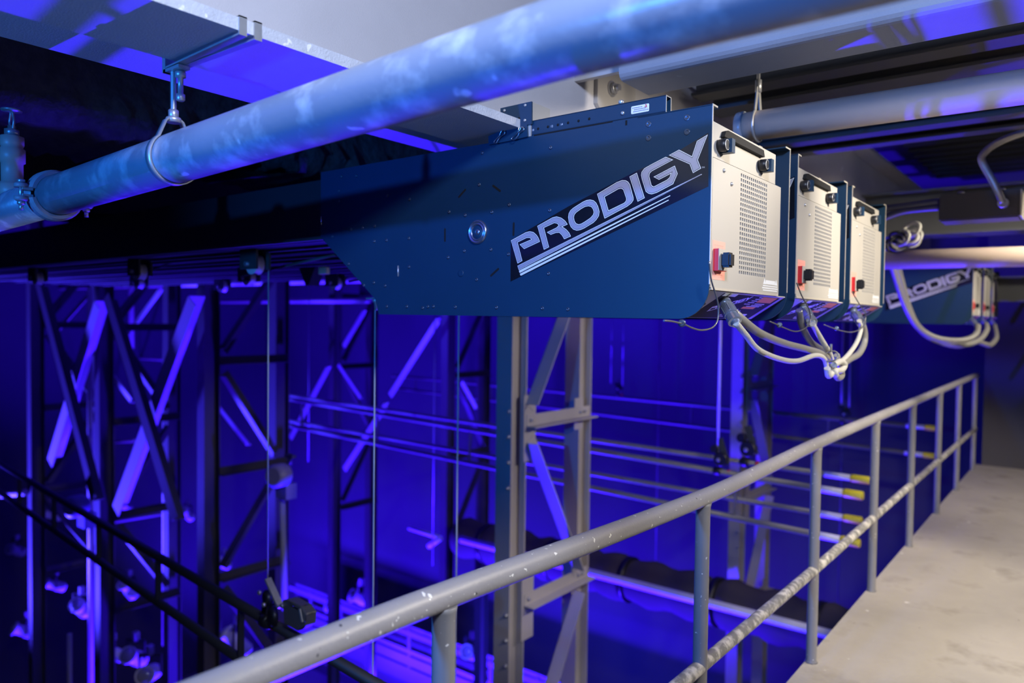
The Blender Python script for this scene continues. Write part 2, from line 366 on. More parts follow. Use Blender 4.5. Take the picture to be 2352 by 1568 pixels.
# riser tee with an upright sprinkler at the left edge
rx = P(28, 420, 'Y', PY).x
zt = pz(rx) + PR
bm = NB(); lathe(bm, (rx, PY, zt - 0.03), (0, 0, 1), [(0.047, 0), (0.047, 0.045), (0.040, 0.055), (0.031, 0.06), (0.031, 0.12), (0.037, 0.123), (0.037, 0.165), (0.030, 0.17), (0.034, 0.18), (0.034, 0.205), (0.02, 0.21)], 24)
rs = obj('riser', bm, M['pipe_plain'], sp)
bm = NB(); z0 = zt + 0.18
lathe(bm, (rx, PY, z0), (0, 0, 1), [(0.022, 0), (0.022, 0.018), (0.012, 0.022), (0.012, 0.03)], 6)
for s in (1, -1): tube(bm, smooth([(rx + s * 0.011, PY, z0 + 0.02), (rx + s * 0.018, PY, z0 + 0.045), (rx + s * 0.006, PY, z0 + 0.075)], 5), 0.004, 8)
lathe(bm, (rx, PY, z0 + 0.073), (0, 0, 1), [(0.007, 0), (0.03, 0.004), (0.031, 0.009), (0.008, 0.007), (0.006, 0.014)], 20)
obj('sprinkler_head', bm, M['galv'], rs)

# hanger carrying the pipe
hx = -1.735
hg = thing('pipe_hanger', (hx, PY, pz(hx)), 'band hanger on a threaded rod holding the foreground sprinkler pipe', 'hanger')
bm = NB(); w = 0.011
ring_pts = []
cz = pz(hx)
for i in range(33):
    a = math.radians(38 + 284 * i / 32); ring_pts.append((math.sin(a) * (PR + 0.002), math.cos(a) * (PR + 0.002)))
top = [(0.012, 0.092), (0.02, 0.086)]
ring_pts = top + ring_pts + [(-0.02, 0.086), (-0.012, 0.092)]
q = []
for ry, rz in ring_pts:
    d = Vector((0, ry, rz)).normalized() * 0.003
    b = Vector((hx, PY + ry, cz + rz)); q.append([bm.verts.new(b + Vector((-w, 0, 0))), bm.verts.new(b + Vector((w, 0, 0))), bm.verts.new(b + Vector((w, 0, 0)) + d), bm.verts.new(b + Vector((-w, 0, 0)) + d)])
for a, b in zip(q, q[1:]):
    for k in range(4): bm.faces.new((a[k], a[(k + 1) % 4], b[(k + 1) % 4], b[k])).smooth = k in (0, 2)
lathe(bm, (hx, PY, cz + 0.085), (0, 0, 1), [(0.016, 0), (0.018, 0.008), (0.016, 0.012)], 18)
obj('band', bm, M['galv'], hg)
bm = NB(); lathe(bm, (hx, PY, cz + 0.096), (0, 0, 1), [(0.009, 0), (0.0115, 0.004), (0.0115, 0.018), (0.009, 0.02)], 14); obj('insert_nut', bm, M['galv'], hg)
bm = NB(); prof = []; zz = 0
while zz < 2.2 - cz - 0.112:
    prof += [(0.0072, zz), (0.0062, zz + 0.0013)]; zz += 0.0026
lathe(bm, (hx, PY, cz + 0.112), (0, 0, 1), prof, 12); obj('threaded_rod', bm, M['galv'], hg)
bm = NB(); box(bm, hx - 0.022, hx + 0.05, PY - 0.014, PY + 0.014, 2.196, 2.203)
box(bm, hx - 0.026, hx - 0.012, PY - 0.014, PY + 0.014, 2.196, 2.265); box(bm, hx - 0.022, hx + 0.03, PY - 0.014, PY + 0.014, 2.248, 2.262); obj('beam_clamp', bm, M['galv'], hg)
bm = NB(); lathe(bm, (hx + 0.025, PY + 0.004, 2.125), (0, 0, 1), [(0.007, 0), (0.010, 0.003), (0.010, 0.016), (0.0062, 0.018), (0.0062, 0.055), (0.012, 0.056), (0.012, 0.068), (0.006, 0.07)], 12); obj('set_screw', bm, M['galv'], hg)
for dy in (-0.012, 0.024):
    bm = NB(); quad_box(bm, [(hx - 0.02, PY + dy * .4 - 0.008, 2.205), (-1.425, PY + dy - 0.008, 2.210), (-1.425, PY + dy + 0.010, 2.210), (hx - 0.02, PY + dy * .4 + 0.010, 2.205),
                             (hx - 0.02, PY + dy * .4 - 0.008, 2.209), (-1.425, PY + dy - 0.008, 2.214), (-1.425, PY + dy + 0.010, 2.214), (hx - 0.02, PY + dy * .4 + 0.010, 2.209)])
    box(bm, -1.4285, -1.424, PY + dy - 0.008, PY + dy + 0.010, 2.210, 2.250); box(bm, -1.445, -1.424, PY + dy - 0.008, PY + dy + 0.010, 2.247, 2.250)
    obj('retaining_strap', bm, M['galv'], hg)

# ------------------------------------------------------------------ gallery railing
rl = thing('gallery_railing', (XR, 5, 0), 'grey pipe guard railing along the edge of the concrete gallery', 'railing')
TR, PRr = 0.028, 0.0245
top_pts = [(XR, -0.6, 1.062), (XR, 0.75, 1.062), (XR, 1.1, 1.059), (XR, 1.75, 1.04), (XR, 2.42, 1.028), (XR, 3.05, 1.038), (XR, 3.7, 1.05), (XR, 5, 1.055), (XR, 9.85, 1.062)]
mid_pts = [(XR, -0.6, 0.46), (XR, 1.1, 0.455), (XR, 2.42, 0.45), (XR, 3.68, 0.442), (XR, 6, 0.448), (XR, 9.85, 0.452)]
bm = NB(); tube(bm, smooth(top_pts, 6), TR, 28); obj('top_rail', bm, M['rail_paint'], rl)
bm = NB(); tube(bm, smooth(mid_pts, 5), 0.0235, 24); obj('mid_rail', bm, M['rail_worn'], rl)
def topz(y):
    for a, b in zip(top_pts, top_pts[1:]):
        if a[1] <= y <= b[1]: return a[2] + (b[2] - a[2]) * (y - a[1]) / (b[1] - a[1])
    return 1.06
for y in (-0.15, 1.09, 2.36, 3.66, 4.88, 6.05, 7.26, 8.42, 9.68):
    bm = NB(); zt_ = topz(y)
    lathe(bm, (XR, y, 0), (0, 0, 1), [(PRr + 0.006, 0), (PRr + 0.003, 0.006), (PRr, 0.012), (PRr, zt_ - 0.05), (PRr + 0.001, zt_ - 0.03), (PRr + 0.004, zt_ - 0.018)], 24)
    obj('post', bm, M['post_paint'], rl)

# ------------------------------------------------------------------ hoists
YP = 1.86
def L4(cx, cy): return P(1150 + cx / 4.125, 280 + cy / 4.125, 'Y', YP - 0.0007)      # logo tracing -> panel plane
LET = {
 'P': [[(98,1122),(238,1045),(275,1036),(310,1043),(340,1070),(358,1098),(372,1133),(222,1203),(180,1160),(292,1112),(275,1097),(245,1098),(160,1140),(205,1315),(160,1340)]],
 'R': [[(348,985),(490,905),(530,895),(575,908),(610,935),(635,970),(585,992),(625,1020),(650,1050),(665,1083),(602,1110),(580,1072),(555,1048),(522,1050),(475,1068),(438,1045),(530,1000),(550,978),(535,962),(508,957),(410,1002),(458,1185),(410,1210)]],
 'O': [[(640,905),(644,870),(660,838),(690,812),(780,755),(815,740),(848,735),(880,743),(905,765),(923,800),(936,850),(930,890),(908,925),(878,955),(790,1008),(755,1023),(720,1029),(688,1018),(664,993),(648,955)],
       [(693,905),(698,880),(715,858),(765,822),(800,803),(832,797),(858,804),(874,825),(883,855),(873,882),(850,908),(800,942),(765,963),(738,970),(714,960),(700,938)]],
 'D': [[(914,682),(1100,570),(1150,551),(1185,553),(1208,566),(1225,592),(1258,715),(1258,740),(1240,768),(1200,800),(985,915)],
       [(985,710),(1115,636),(1142,630),(1162,643),(1190,725),(1188,745),(1172,765),(1022,838)]],
 'I': [[(1220,518),(1290,480),(1365,720),(1298,755)]],
 'G': [[(1635,358),(1563,330),(1420,405),(1360,440),(1335,475),(1330,505),(1340,550),(1375,660),(1400,678),(1430,685),(1480,670),(1635,588),(1677,490),(1650,413),(1447,520),(1500,548),(1612,490),(1600,525),(1575,548),(1450,612),(1430,600),(1408,515),(1412,488),(1430,468),(1470,446)]],
 'Y': [[(1593,315),(1690,262),(1812,325),(1860,180),(1963,118),(1868,360),(1900,440),(1822,485),(1790,400)]],
}
STRIPES = [[(160,1362),(1903,492),(1906,499),(172,1402)], [(173,1408),(1605,694),(1608,701),(180,1430)], [(182,1438),(1590,736),(1593,743),(190,1457)]]
def area2(p): return sum(a[0] * b[1] - b[0] * a[1] for a, b in zip(p, p[1:] + p[:1]))
def orient(p, ccw): return p if (area2(p) > 0) == ccw else p[::-1]
def inset(p, d):
    out = []; n = len(p)
    for i in range(n):
        a, b, c = Vector(p[i - 1]), Vector(p[i]), Vector(p[(i + 1) % n])
        e1, e2 = (b - a).normalized(), (c - b).normalized()
        n1, n2 = Vector((-e1.y, e1.x)), Vector((-e2.y, e2.x))
        k = max(0.35, 1 + n1.dot(n2)); out.append(tuple(b + (n1 + n2) / k * d))
    return out
def flat(bm, loops, to3, mi):
    all2 = [q for l in loops for q in l]; vs = [bm.verts.new(to3(*q)) for q in all2]
    for t in tessellate_polygon([[Vector((a, b, 0)) for a, b in l] for l in loops]):
        try: bm.faces.new([vs[i] for i in t]).material_index = mi
        except ValueError: pass
LET2 = {}                                            # outlines in panel coordinates (X, Z)
for k, loops in LET.items():
    LET2[k] = [orient([(L4(*q).x, L4(*q).z) for q in l], i == 0) for i, l in enumerate(loops)]
STR2 = [orient([(L4(*q).x, L4(*q).z) for q in l], True) for l in STRIPES]

H = thing('stage_hoist', (-0.80, YP, 1.63), 'nearest overhead hoist, black side panel with large silver lettering', 'hoist', 'near row of hoists')
def panel_poly(y):
    pts = [(-0.80, 2.19), (-2.43, 2.195), (-2.43, 1.94), (-2.105, 1.69), (-2.085, 1.634), (-0.885, 1.628)]
    for i in range(1, 9):
        a = math.radians(-90 + 90 * i / 8); pts.append((-0.885 + 0.085 * math.cos(a), 1.713 + 0.085 * math.sin(a)))
    return [(x, y, z) for x, z in pts]
bm = NB(); extrude_poly(bm, panel_poly(YP), (0, 0.004, 0)); box(bm, -1.02, -0.80, YP, YP + 0.032, 2.187, 2.191)
pn = obj('side_panel', bm, M['panel'], H)
bm = NB(); extrude_poly(bm, panel_poly(2.488), (0, 0.004, 0)); box(bm, -2.4, -0.80, 2.445, 2.49, 2.187, 2.191); obj('side_panel', bm, M['panel'], H)
for y in (YP, 2.488):                                # pale raw edges of the two panels
    ya, yb = (y, y + 0.032) if y == YP else (y - 0.043, y + 0.004)
    bm = NB(); box(bm, -0.8005, -0.7985, y - 0.0002, y + 0.0042, 1.72, 2.1868); bx = [(ya, 2.1868), (yb, 2.1868), (yb, 2.1915), (ya, 2.1915)]
    quad_box(bm, [(-0.8005, bx[0][0], bx[0][1]), (-0.7985, bx[0][0], bx[0][1]), (-0.7985, bx[1][0], bx[1][1]), (-0.8005, bx[1][0], bx[1][1]), (-0.8005, bx[3][0], bx[3][1]), (-0.7985, bx[3][0], bx[3][1]), (-0.7985, bx[2][0], bx[2][1]), (-0.8005, bx[2][0], bx[2][1])])
    bmesh.ops.remove_doubles(bm, verts=bm.verts[:], dist=0.0009); obj('panel_edge', bm, M['edge'], H)
bm = NB(); box(bm, -2.06, -0.96, YP + 0.01, 2.48, 1.67, 2.16); obj('inner_body', bm, M['tube_black'], H)
bm = NB(); box(bm, -8.6, -2.38, 1.885, 2.465, 1.945, 2.172); tb = obj('compression_tube', bm, M['tube_black'], H)
for y0, y1 in ((1.875, 1.905), (1.925, 1.94), (2.10, 2.13), (2.22, 2.25), (2.42, 2.455)):
    bm = NB(); box(bm, -8.6, -2.42, y0, y1, 1.932, 1.9455); obj('tube_track', bm, M['dark_steel'], tb)
# logo
bk = [L4(*q) for q in ((95, 1118), (640, 800), (1290, 462), (1640, 300), (1968, 100), (1968, 610), (92, 1512))]
bm = NB(); flat(bm, [[(p.x, p.z) for p in bk]], lambda x, z: (x, YP - 0.0004, z), 0); lg = obj('logo_backing', bm, M['gloss_black'], H)
MATS = [M['white'], M['gloss_black'], M['lavender']]
def letter_mesh(loops, to3, d1=0.0021, d2=0.0032):
    bm = NB(); flat(bm, loops, lambda a, b: to3(a, b, 0.0004), 0)
    if d1:
        flat(bm, [inset(l, d1) for l in loops], lambda a, b: to3(a, b, 0.0007), 1)
        flat(bm, [inset(l, d2) for l in loops], lambda a, b: to3(a, b, 0.0010), 2)
    return bm
on_side = lambda a, b, h: (a, YP - 0.0004 - h, b)
for k in 'PRODIGY': obj('letter', letter_mesh(LET2[k], on_side), None, lg, mats=MATS)
for i, s in enumerate(STR2): 
    bm = letter_mesh([s], on_side, 0) if i else letter_mesh([s], on_side, 0.0016, 0.0024)
    obj('stripe', bm, None, lg, mats=MATS)
bm = NB(); tm = L4(1905, 440); text_mesh(bm, 'TM', 0.006, (tm.x, YP - 0.001, tm.z), (1, 0, 0), (0, 0, 1)); obj('trademark_print', bm, M['white'], lg)
# screws, slots, hub on the side panel
SCR = [(806.6,526.6),(833,523),(861,519),(860,554),(888,551.6),(939.5,547),(859,649),(885,656),(940,612.7),(889,703.6),(934.6,703.6),(983,704),(995.7,703.6),(1046,704.8),(1140.6,706),(1101,424),(1170,470),(1130,487),(1032,486.6),(1069,494),(1067,576),(1128,573),(1168,583.6),(1029.6,591),(1095,642),(779,438),(779,462),(890,449),(941,457.5),(785,405),(819,404),(764,543),(801,606),(836,655),(1265,339),(1263,483),(1260,628),(1246,707.6),(1304.6,710),(1108,351),(971,707)]
me_s = None
def panel_disc(px, py, r, h, name, m, par=H):
    c = P(px, py, 'Y', YP); bm = NB()
    lathe(bm, c, (0, -1, 0), [(r, 0), (r, h * 0.6), (r * 0.75, h), (r * 0.35, h), (r * 0.3, h * 0.4)], 14)
    return obj(name, bm, m, par)
for q in SCR: panel_disc(*q, 0.0058, 0.003, 'screw', M['screw'])
for q in ((1489.5,285),(1489.5,317),(1578,270),(1578,303)):
    c = P(*q, 'Y', YP); bm = NB(); lathe(bm, c, (0, -1, 0), [(0.0085, 0), (0.0085, 0.0008), (0.0078, 0.0012), (0.004, 0.0012), (0.003, 0.0004), (0.0018, 0.0004)], 20); obj('screw', bm, M['screw'], H)
SLOT = [((1460,298),(1520,230)),((1785,192),(1850,240)),((1328,604),(1328,713)),((1980,548),(1977,658)),((1765,1043),(1833,980))]
for a, b in SLOT:
    a = P(700 + a[0] / 4.126, 380 + a[1] / 4.126, 'Y', YP - 0.0006); b = P(700 + b[0] / 4.126, 380 + b[1] / 4.126, 'Y', YP - 0.0006)
    bm = NB(); bar(bm, a, b, 0.0012, 0.0065, up=(0, 1, 0)) if False else None
    d = (b - a).normalized(); nrm = Vector((-d.z, 0, d.x)) * 0.0035; pts = []
    for i in range(9):
        t = math.pi * i / 8; pts.append(b + nrm * math.cos(t) + d * 0.0035 * math.sin(t))
    for i in range(9):
        t = math.pi * i / 8; pts.append(a - nrm * math.cos(t) - d * 0.0035 * math.sin(t))
    extrude_poly(bm, pts, (0, 0.0005, 0)); obj('slot', bm, M['hole'], H)
a, b = P(914.5, 610, 'Y', YP), P(914.5, 635, 'Y', YP); bm = NB(); cyl(bm, a, b, 0.003, 10); obj('latch_pin', bm, M['galv'], H)
hc = P(1098, 533, 'Y', YP); bm = NB()
lathe(bm, hc, (0, -1, 0), [(0.040, 0), (0.040, 0.004), (0.037, 0.008), (0.033, 0.008), (0.031, 0.005), (0.029, 0.005), (0.0275, 0.0075), (0.024, 0.0075), (0.023, 0.003), (0.010, 0.002), (0.009, 0.005), (0.004, 0.006)], 40)
hb = obj('shaft_hub', bm, mat('hub_steel', (0.42, 0.44, 0.52), 0.25, 0.9), H)
bm = NB(); lathe(bm, hc + Vector((0, -0.0025, 0)), (0, -1, 0), [(0.0235, 0), (0.0235, 0.0012), (0.011, 0.0012)], 30); obj('hub_face', bm, M['panel'], hb)
c = P(700 + 1480 / 4.126, 380 + 1020 / 4.126, 'Y', YP); bm = NB(); lathe(bm, c, (0, -1, 0), [(0.012, 0), (0.012, 0.0015), (0.010, 0.002)], 24); obj('plug', bm, M['panel'], H)
# adjustment rail and beam clamp on top
C3 = lambda cx, cy, y=YP: P(1080 + cx / 4.9, 180 + cy / 4.9, 'Y', y)
bm = NB(); y0, y1 = YP + 0.002, YP + 0.034; rx0, rx1, z0, z1 = -1.405, -0.935, 2.192, 2.238
box(bm, rx0, rx1, y0, y0 + 0.003, z0, z1); box(bm, rx0, rx1, y1 - 0.003, y1, z0, z1); box(bm, rx0, rx1, y0, y1, z1 - 0.003, z1); box(bm, rx0, rx1, y0, y1, z0, z0 + 0.003)
ar = obj('adjustment_rail', bm, M['panel'], H)
bm = NB(); box(bm, rx1, rx1 + 0.001, y0, y0 + 0.003, z0, z1); box(bm, rx1, rx1 + 0.001, y1 - 0.003, y1, z0, z1); box(bm, rx1, rx1 + 0.001, y0, y1, z1 - 0.003, z1); obj('rail_end_edge', bm, M['edge'], ar)
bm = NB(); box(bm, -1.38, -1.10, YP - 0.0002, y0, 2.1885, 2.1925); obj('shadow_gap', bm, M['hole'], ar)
for q in ((765,567),(875,545),(987,523),(1102,500),(1220,478),(1340,455)):
    c = C3(*q, y0); bm = NB(); lathe(bm, c, (0, -1, 0), [(0.0042, 0), (0.0042, 0.0004), (0.001, 0.0004)], 16); obj('adjustment_hole', bm, M['hole'], ar)
for s, q in (('10', (694, 595)), ('12', (905, 552)), ('14', (1017, 531))):
    c = C3(*q, y0); bm = NB(); text_mesh(bm, s, 0.009, (c.x, y0 - 0.0005, c.z), (1, 0, 0), (0, 0, 1)); obj('number_print', bm, M['white'], ar)
c = C3(1695, 300, y0 + 0.012); bm = NB(); lathe(bm, (c.x, y0 + 0.014, z1), (0, 0, 1), [(0.0085, 0), (0.0085, 0.011), (0.0075, 0.013)], 18); obj('cap_screw', bm, M['bolt'], ar)
c = C3(1718, 392, y0); bm = NB(); lathe(bm, c, (0, -1, 0), [(0.006, 0), (0.006, 0.002), (0.004, 0.005), (0.002, 0.005)], 16); obj('screw', bm, M['bolt'], ar)
c = C3(1757, 500); bm = NB(); extrude_poly(bm, [(c.x - 0.003, YP - 0.0006, c.z - 0.007), (c.x + 0.003, YP - 0.0006, c.z - 0.007), (c.x + 0.003, YP - 0.0006, c.z + 0.007), (c.x - 0.003, YP - 0.0006, c.z + 0.007)], (0, 0.0004, 0)); obj('slot', bm, M['hole'], H)
a, b = C3(1812, 405, y0), C3(2015, 283, y0)
bm = NB(); sx_, sz_ = b.x - a.x, 0.0215; zc = (C3(1812, 370, y0).z + C3(2015, 315, y0).z) / 2
pts = []
for (ccx, ccz, a0) in ((b.x - 0.003, zc + sz_ / 2 - 0.003, 0), (a.x + 0.003, zc + sz_ / 2 - 0.003, 90), (a.x + 0.003, zc - sz_ / 2 + 0.003, 180), (b.x - 0.003, zc - sz_ / 2 + 0.003, 270)):
    for i in range(4):
        t = math.radians(a0 + 30 * i); pts.append((ccx + 0.003 * math.cos(t), y0 - 0.0006, ccz + 0.003 * math.sin(t)))
extrude_poly(bm, pts, (0, 0.0005, 0)); st = obj('serial_sticker', bm, M['white'], ar)
bm = NB()
for r_, (f0, f1) in enumerate(((0.06, 0.62), (0.16, 0.8), (0.12, 0.93))):
    x = a.x + sx_ * f0
    while x < a.x + sx_ * f1:
        wd = random.uniform(0.0015, 0.004); box(bm, x, x + wd, y0 - 0.0010, y0 - 0.0007, zc + 0.004 - r_ * 0.0052, zc + 0.0065 - r_ * 0.0052); x += wd + 0.0009
obj('sticker_print', bm, mat('sticker_ink', (0.22, 0.22, 0.35), 0.6), st)
bm = NB(); lx, lz = a.x + sx_ * 0.82, zc + 0.0045
for u0, v0, u1, v1 in ((-0.002, 0.003, 0.0, 0.005), (0.0, 0.005, 0.0025, 0.0025), (0.0025, 0.0025, 0.0, -0.002), (0.0, -0.002, -0.004, -0.001), (0.0, 0.001, 0.004, -0.003)):
    bar(bm, (lx + u0, y0 - 0.0009, lz + v0), (lx + u1, y0 - 0.0009, lz + v1), 0.0017, 0.0004, up=(0, 1, 0))
obj('sticker_emblem', bm, M['red'], st)
bm = NB(); extrude_poly(bm, [C3(*q, YP - 0.008) for q in ((340,335),(690,258),(690,512),(640,522),(645,655),(450,700),(205,748),(205,650),(485,528),(400,415),(340,412))], (0, 0.006, 0)); bp = obj('clamp_plate', bm, M['panel'], H)
for q in ((388,362),(622,303),(618,472)):
    c = C3(*q, YP - 0.008); bm = NB(); lathe(bm, c, (0, -1, 0), [(0.005, 0), (0.005, 0.0015), (0.003, 0.004)], 14); obj('screw', bm, M['bolt'], bp)
c = C3(550, 455, YP - 0.008); bm = NB(); lathe(bm, c, (0, -1, 0), [(0.005, 0), (0.005, 0.0005), (0.001, 0.0005)], 14); obj('plate_hole', bm, M['hole'], bp)
a = C3(690, 258); bm = NB(); box(bm, a.x - 0.07, a.x, YP - 0.002, YP + 0.10, 2.19, a.z - 0.001); ck = obj('clamp_block', bm, M['cover'], H)
bm = NB(); lathe(bm, (a.x, YP + 0.07, 2.255), (1, 0, 0), [(0.005, 0), (0.005, 0.002), (0.002, 0.003)], 14); obj('screw', bm, M['bolt'], ck)
for path in ([(385,555),(345,600),(330,640),(268,712),(285,730),(300,715),(330,665),(385,625),(385,590),(360,585),(345,610)], [(545,548),(543,590),(530,615),(470,670),(472,688),(500,690),(540,640),(552,612),(600,582),(602,558),(575,549),(550,600)]):
    bm = NB(); tube(bm, smooth([C3(*q, YP - 0.016) for q in path], 5), 0.0013, 8); obj('hairpin_clip', bm, M['chrome'], bp)
# end covers
VY0, VY1, VZ0, VZ1 = 2.062, 2.282, 1.757, 2.046
bm = NB(); fx = -0.799
box(bm, -0.96, fx, YP + 0.008, VY0, 1.712, 2.053); box(bm, -0.96, fx, VY1, 2.405, 1.712, 2.053); box(bm, -0.96, fx, VY0, VY1, 1.712, VZ0); box(bm, -0.96, fx, VY0, VY1, VZ1, 2.053)
box(bm, -0.96, -0.90, VY0, VY1, VZ0, VZ1)
ec = obj('end_cover', bm, M['cover'], H)
bm = NB(); nc, nr = 14, 21; cw, rh = (VY1 - VY0) / nc, (VZ1 - VZ0) / nr
for i in range(nc + 1): box(bm, fx - 0.003, fx - 0.0001, VY0 + i * cw - cw * 0.20, VY0 + i * cw + cw * 0.20, VZ0, VZ1)
for j in range(nr + 1): box(bm, fx - 0.0028, fx - 0.0002, VY0, VY1, VZ0 + j * rh - rh * 0.19, VZ0 + j * rh + rh * 0.19)
g = obj('vent_grille', bm, M['cover'], ec)
bm = NB(); box(bm, -0.90, -0.83, VY0, VY1, VZ0, VZ1); obj('vent_interior', bm, M['hole'], ec)
bm = NB(); box(bm, fx - 0.012, fx + 0.001, YP + 0.012, 2.40, 1.706, 1.7125); obj('cover_lip', bm, M['edge'], ec)
for y, z in ((1.94, 2.03), (1.995, 2.002), (1.995, 1.786)):
    bm = NB(); lathe(bm, (fx, y, z), (1, 0, 0), [(0.006, 0), (0.006, 0.0015), (0.0042, 0.0045), (0.0015, 0.0052)], 14); obj('screw', bm, M['bolt'], ec)
bm = NB(); box(bm, -0.96, -0.804, YP + 0.008, 2.365, 2.057, 2.150); uc = obj('upper_cover', bm, M['cover'], H)
bm = NB(); extrude_poly(bm, [(-0.804, 1.925, 2.118), (-0.804, 2.235, 2.118), (-0.804, 2.225, 2.137), (-0.804, 1.95, 2.139), (-0.804, 1.935, 2.134)], (0.012, 0, 0)); obj('handle', bm, M['label_black'], uc)
for y in (1.925, 2.232):
    bm = NB(); lathe(bm, (-0.804, y - 0.012, 2.092), (1, 0, 0), [(0.016, 0), (0.017, 0.008), (0.017, 0.02), (0.012, 0.026)], 22); kn = obj('latch_knob', bm, M['black'], uc)
    bm = NB(); tube(bm, [Vector((-0.779, y - 0.012 + 0.0135 * math.cos(t), 2.092 + 0.0135 * math.sin(t))) for t in [i * 2 * math.pi / 20 for i in range(21)]], 0.0013, 6); obj('knob_ring', bm, M['galv'], kn)
    bm = NB(); box(bm, -0.804, -0.771, y, y + 0.022, 2.074, 2.111); obj('latch_body', bm, M['panel'], kn)
bm = NB(); box(bm, fx, fx + 0.0005, 1.877, 1.961, 1.734, 1.838); wl = obj('warning_label', bm, M['pink'], ec)
bm = NB()
for zc_ in (1.826, 1.820, 1.748, 1.742):
    y = 1.886
    while y < 1.945:
        wd = random.uniform(0.004, 0.010); box(bm, fx + 0.0004, fx + 0.0008, y, y + wd, zc_ - 0.0015, zc_ + 0.0015); y += wd + 0.002
obj('label_print', bm, M['pink_text'], wl)
bm = NB(); box(bm, fx, fx + 0.014, 1.882, 1.938, 1.757, 1.815); sw = obj('switch_base', bm, M['red'], ec)
bm = NB(); box(bm, fx + 0.014, fx + 0.0155, 1.883, 1.938, 1.7585, 1.815); obj('switch_face', bm, M['cover'], sw)
bm = NB(); box(bm, fx + 0.0155, fx + 0.042, 1.893, 1.927, 1.766, 1.805)
bmesh.ops.bevel(bm, geom=bm.edges[:], offset=0.005, segments=2, affect='EDGES'); obj('switch_knob', bm, M['black'], sw)
bm = NB(); box(bm, fx, fx + 0.0004, 2.262, 2.39, 1.719, 1.7225); box(bm, fx, fx + 0.0004, 2.255, 2.395, 1.7255, 1.7295); box(bm, fx, fx + 0.0004, 2.262, 2.392, 1.7325, 1.736); box(bm, fx, fx + 0.0004, 2.285, 2.37, 1.7395, 1.752)
for y in (2.275, 2.38): extrude_poly(bm, [(fx, y - 0.012, 1.739), (fx, y + 0.012, 1.739), (fx, y, 1.757)], (0.0004, 0, 0))
obj('caution_print', bm, M['white'], ec)
# sloping control plate underneath
S_ = Vector((-0.115, 0, -0.073)).normalized(); N_ = Vector((0.536, 0, -0.844)); SL = 0.134; S0 = Vector((-0.803, 0, 1.704))
def CP(y, v, off=0.0): q = S0 + S_ * (SL * v) + N_ * off; return Vector((q.x, y, q.z))
bm = NB(); quad_box(bm, [CP(YP + 0.006, 0, -0.004), CP(2.486, 0, -0.004), CP(2.486, 1, -0.004), CP(YP + 0.006, 1, -0.004), CP(YP + 0.006, 0), CP(2.486, 0), CP(2.486, 1), CP(YP + 0.006, 1)]); ctl = obj('control_plate', bm, M['cover'], H)
def plate_rect(name, y0, y1, v0, v1, m, off=0.0006, par=None):
    bm = NB(); quad_box(bm, [CP(y0, v0, 0), CP(y1, v0, 0), CP(y1, v1, 0), CP(y0, v1, 0), CP(y0, v0, off), CP(y1, v0, off), CP(y1, v1, off), CP(y0, v1, off)]); return obj(name, bm, m, par or ctl)
plate_rect('control_label', 1.985, 2.45, 0.05, 0.98, M['label_black'])
plate_rect('socket', 1.878, 1.955, 0.42, 0.9, M['hole'], 0.004)
for y0, y1, v0, v1 in ((2.30, 2.425, 0.06, 0.27), (2.255, 2.36, 0.47, 0.55)): plate_rect('orange_label', y0, y1, v0, v1, M['orange'], 0.0012)
for y0, y1, v0, v1 in ((1.99, 2.02, 0.03, 0.13), (2.03, 2.085, 0.03, 0.13), (2.30, 2.38, 0.78, 0.93)): plate_rect('white_label', y0, y1, v0, v1, M['white'], 0.0012)
bm = NB()
for (ya, yb, v) in ((2.27, 2.30, .07), (2.26, 2.30, .14), (2.25, 2.29, .21), (2.24, 2.28, .28), (2.23, 2.27, .35), (2.31, 2.39, .32), (2.30, 2.39, .38), (2.27, 2.38, .43), (2.19, 2.25, .58), (2.18, 2.28, .64), (2.19, 2.27, .70), (2.17, 2.24, .76), (2.17, 2.27, .82), (2.18, 2.24, .88)):
    y = ya
    while y < yb:
        wd = random.uniform(0.006, 0.014); quad_box(bm, [CP(y, v, 0.0007), CP(y + wd, v, 0.0007), CP(y + wd, v + .03, 0.0007), CP(y, v + .03, 0.0007), CP(y, v, 0.0011), CP(y + wd, v, 0.0011), CP(y + wd, v + .03, 0.0011), CP(y, v + .03, 0.0011)]); y += wd + 0.003
o = obj('fine_print', bm, M['grey_print'], ctl)
cx_ = (-1.463 - 0.805) / 2; cz_ = 1.93
bm = NB()
def on_ctl(a, b): return CP(2.125 + (a - cx_) * 0.27, 0.42 - (b - cz_) * 0.27 / SL, 0.0010)
for k in 'PRODIGY': flat(bm, LET2[k], on_ctl, 0)
flat(bm, [STR2[0]], on_ctl, 0); obj('small_logo', bm, M['white'], ctl)
ca, cbp = P(1664, 690, 'X', -0.835), P(1692, 745, 'X', -0.775)
ca = P(1662, 692, 'X', -0.83); d_ = (cbp - ca); bm = NB()
ln = d_.length; lathe(bm, ca, d_, [(0.014, 0), (0.019, ln * .03), (0.019, ln * .12), (0.0145, ln * .13), (0.0145, ln * .20), (0.0195, ln * .21), (0.0195, ln * .60), (0.0175, ln * .61), (0.0175, ln * .70), (0.020, ln * .71), (0.020, ln * .88), (0.014, ln * .90), (0.0125, ln)], 22, sm=False)
for k in range(6):
    t = k * math.pi / 3; dd, s1, s2 = frame_of(d_); o_ = ca + (s1 * math.cos(t) + s2 * math.sin(t)) * 0.0195; bar(bm, o_ + d_ * 0.28, o_ + d_ * 0.55, 0.004, 0.003)
obj('cable_connector', bm, mat('connector_alloy', (0.42, 0.48, 0.58), 0.28, 0.85), H)
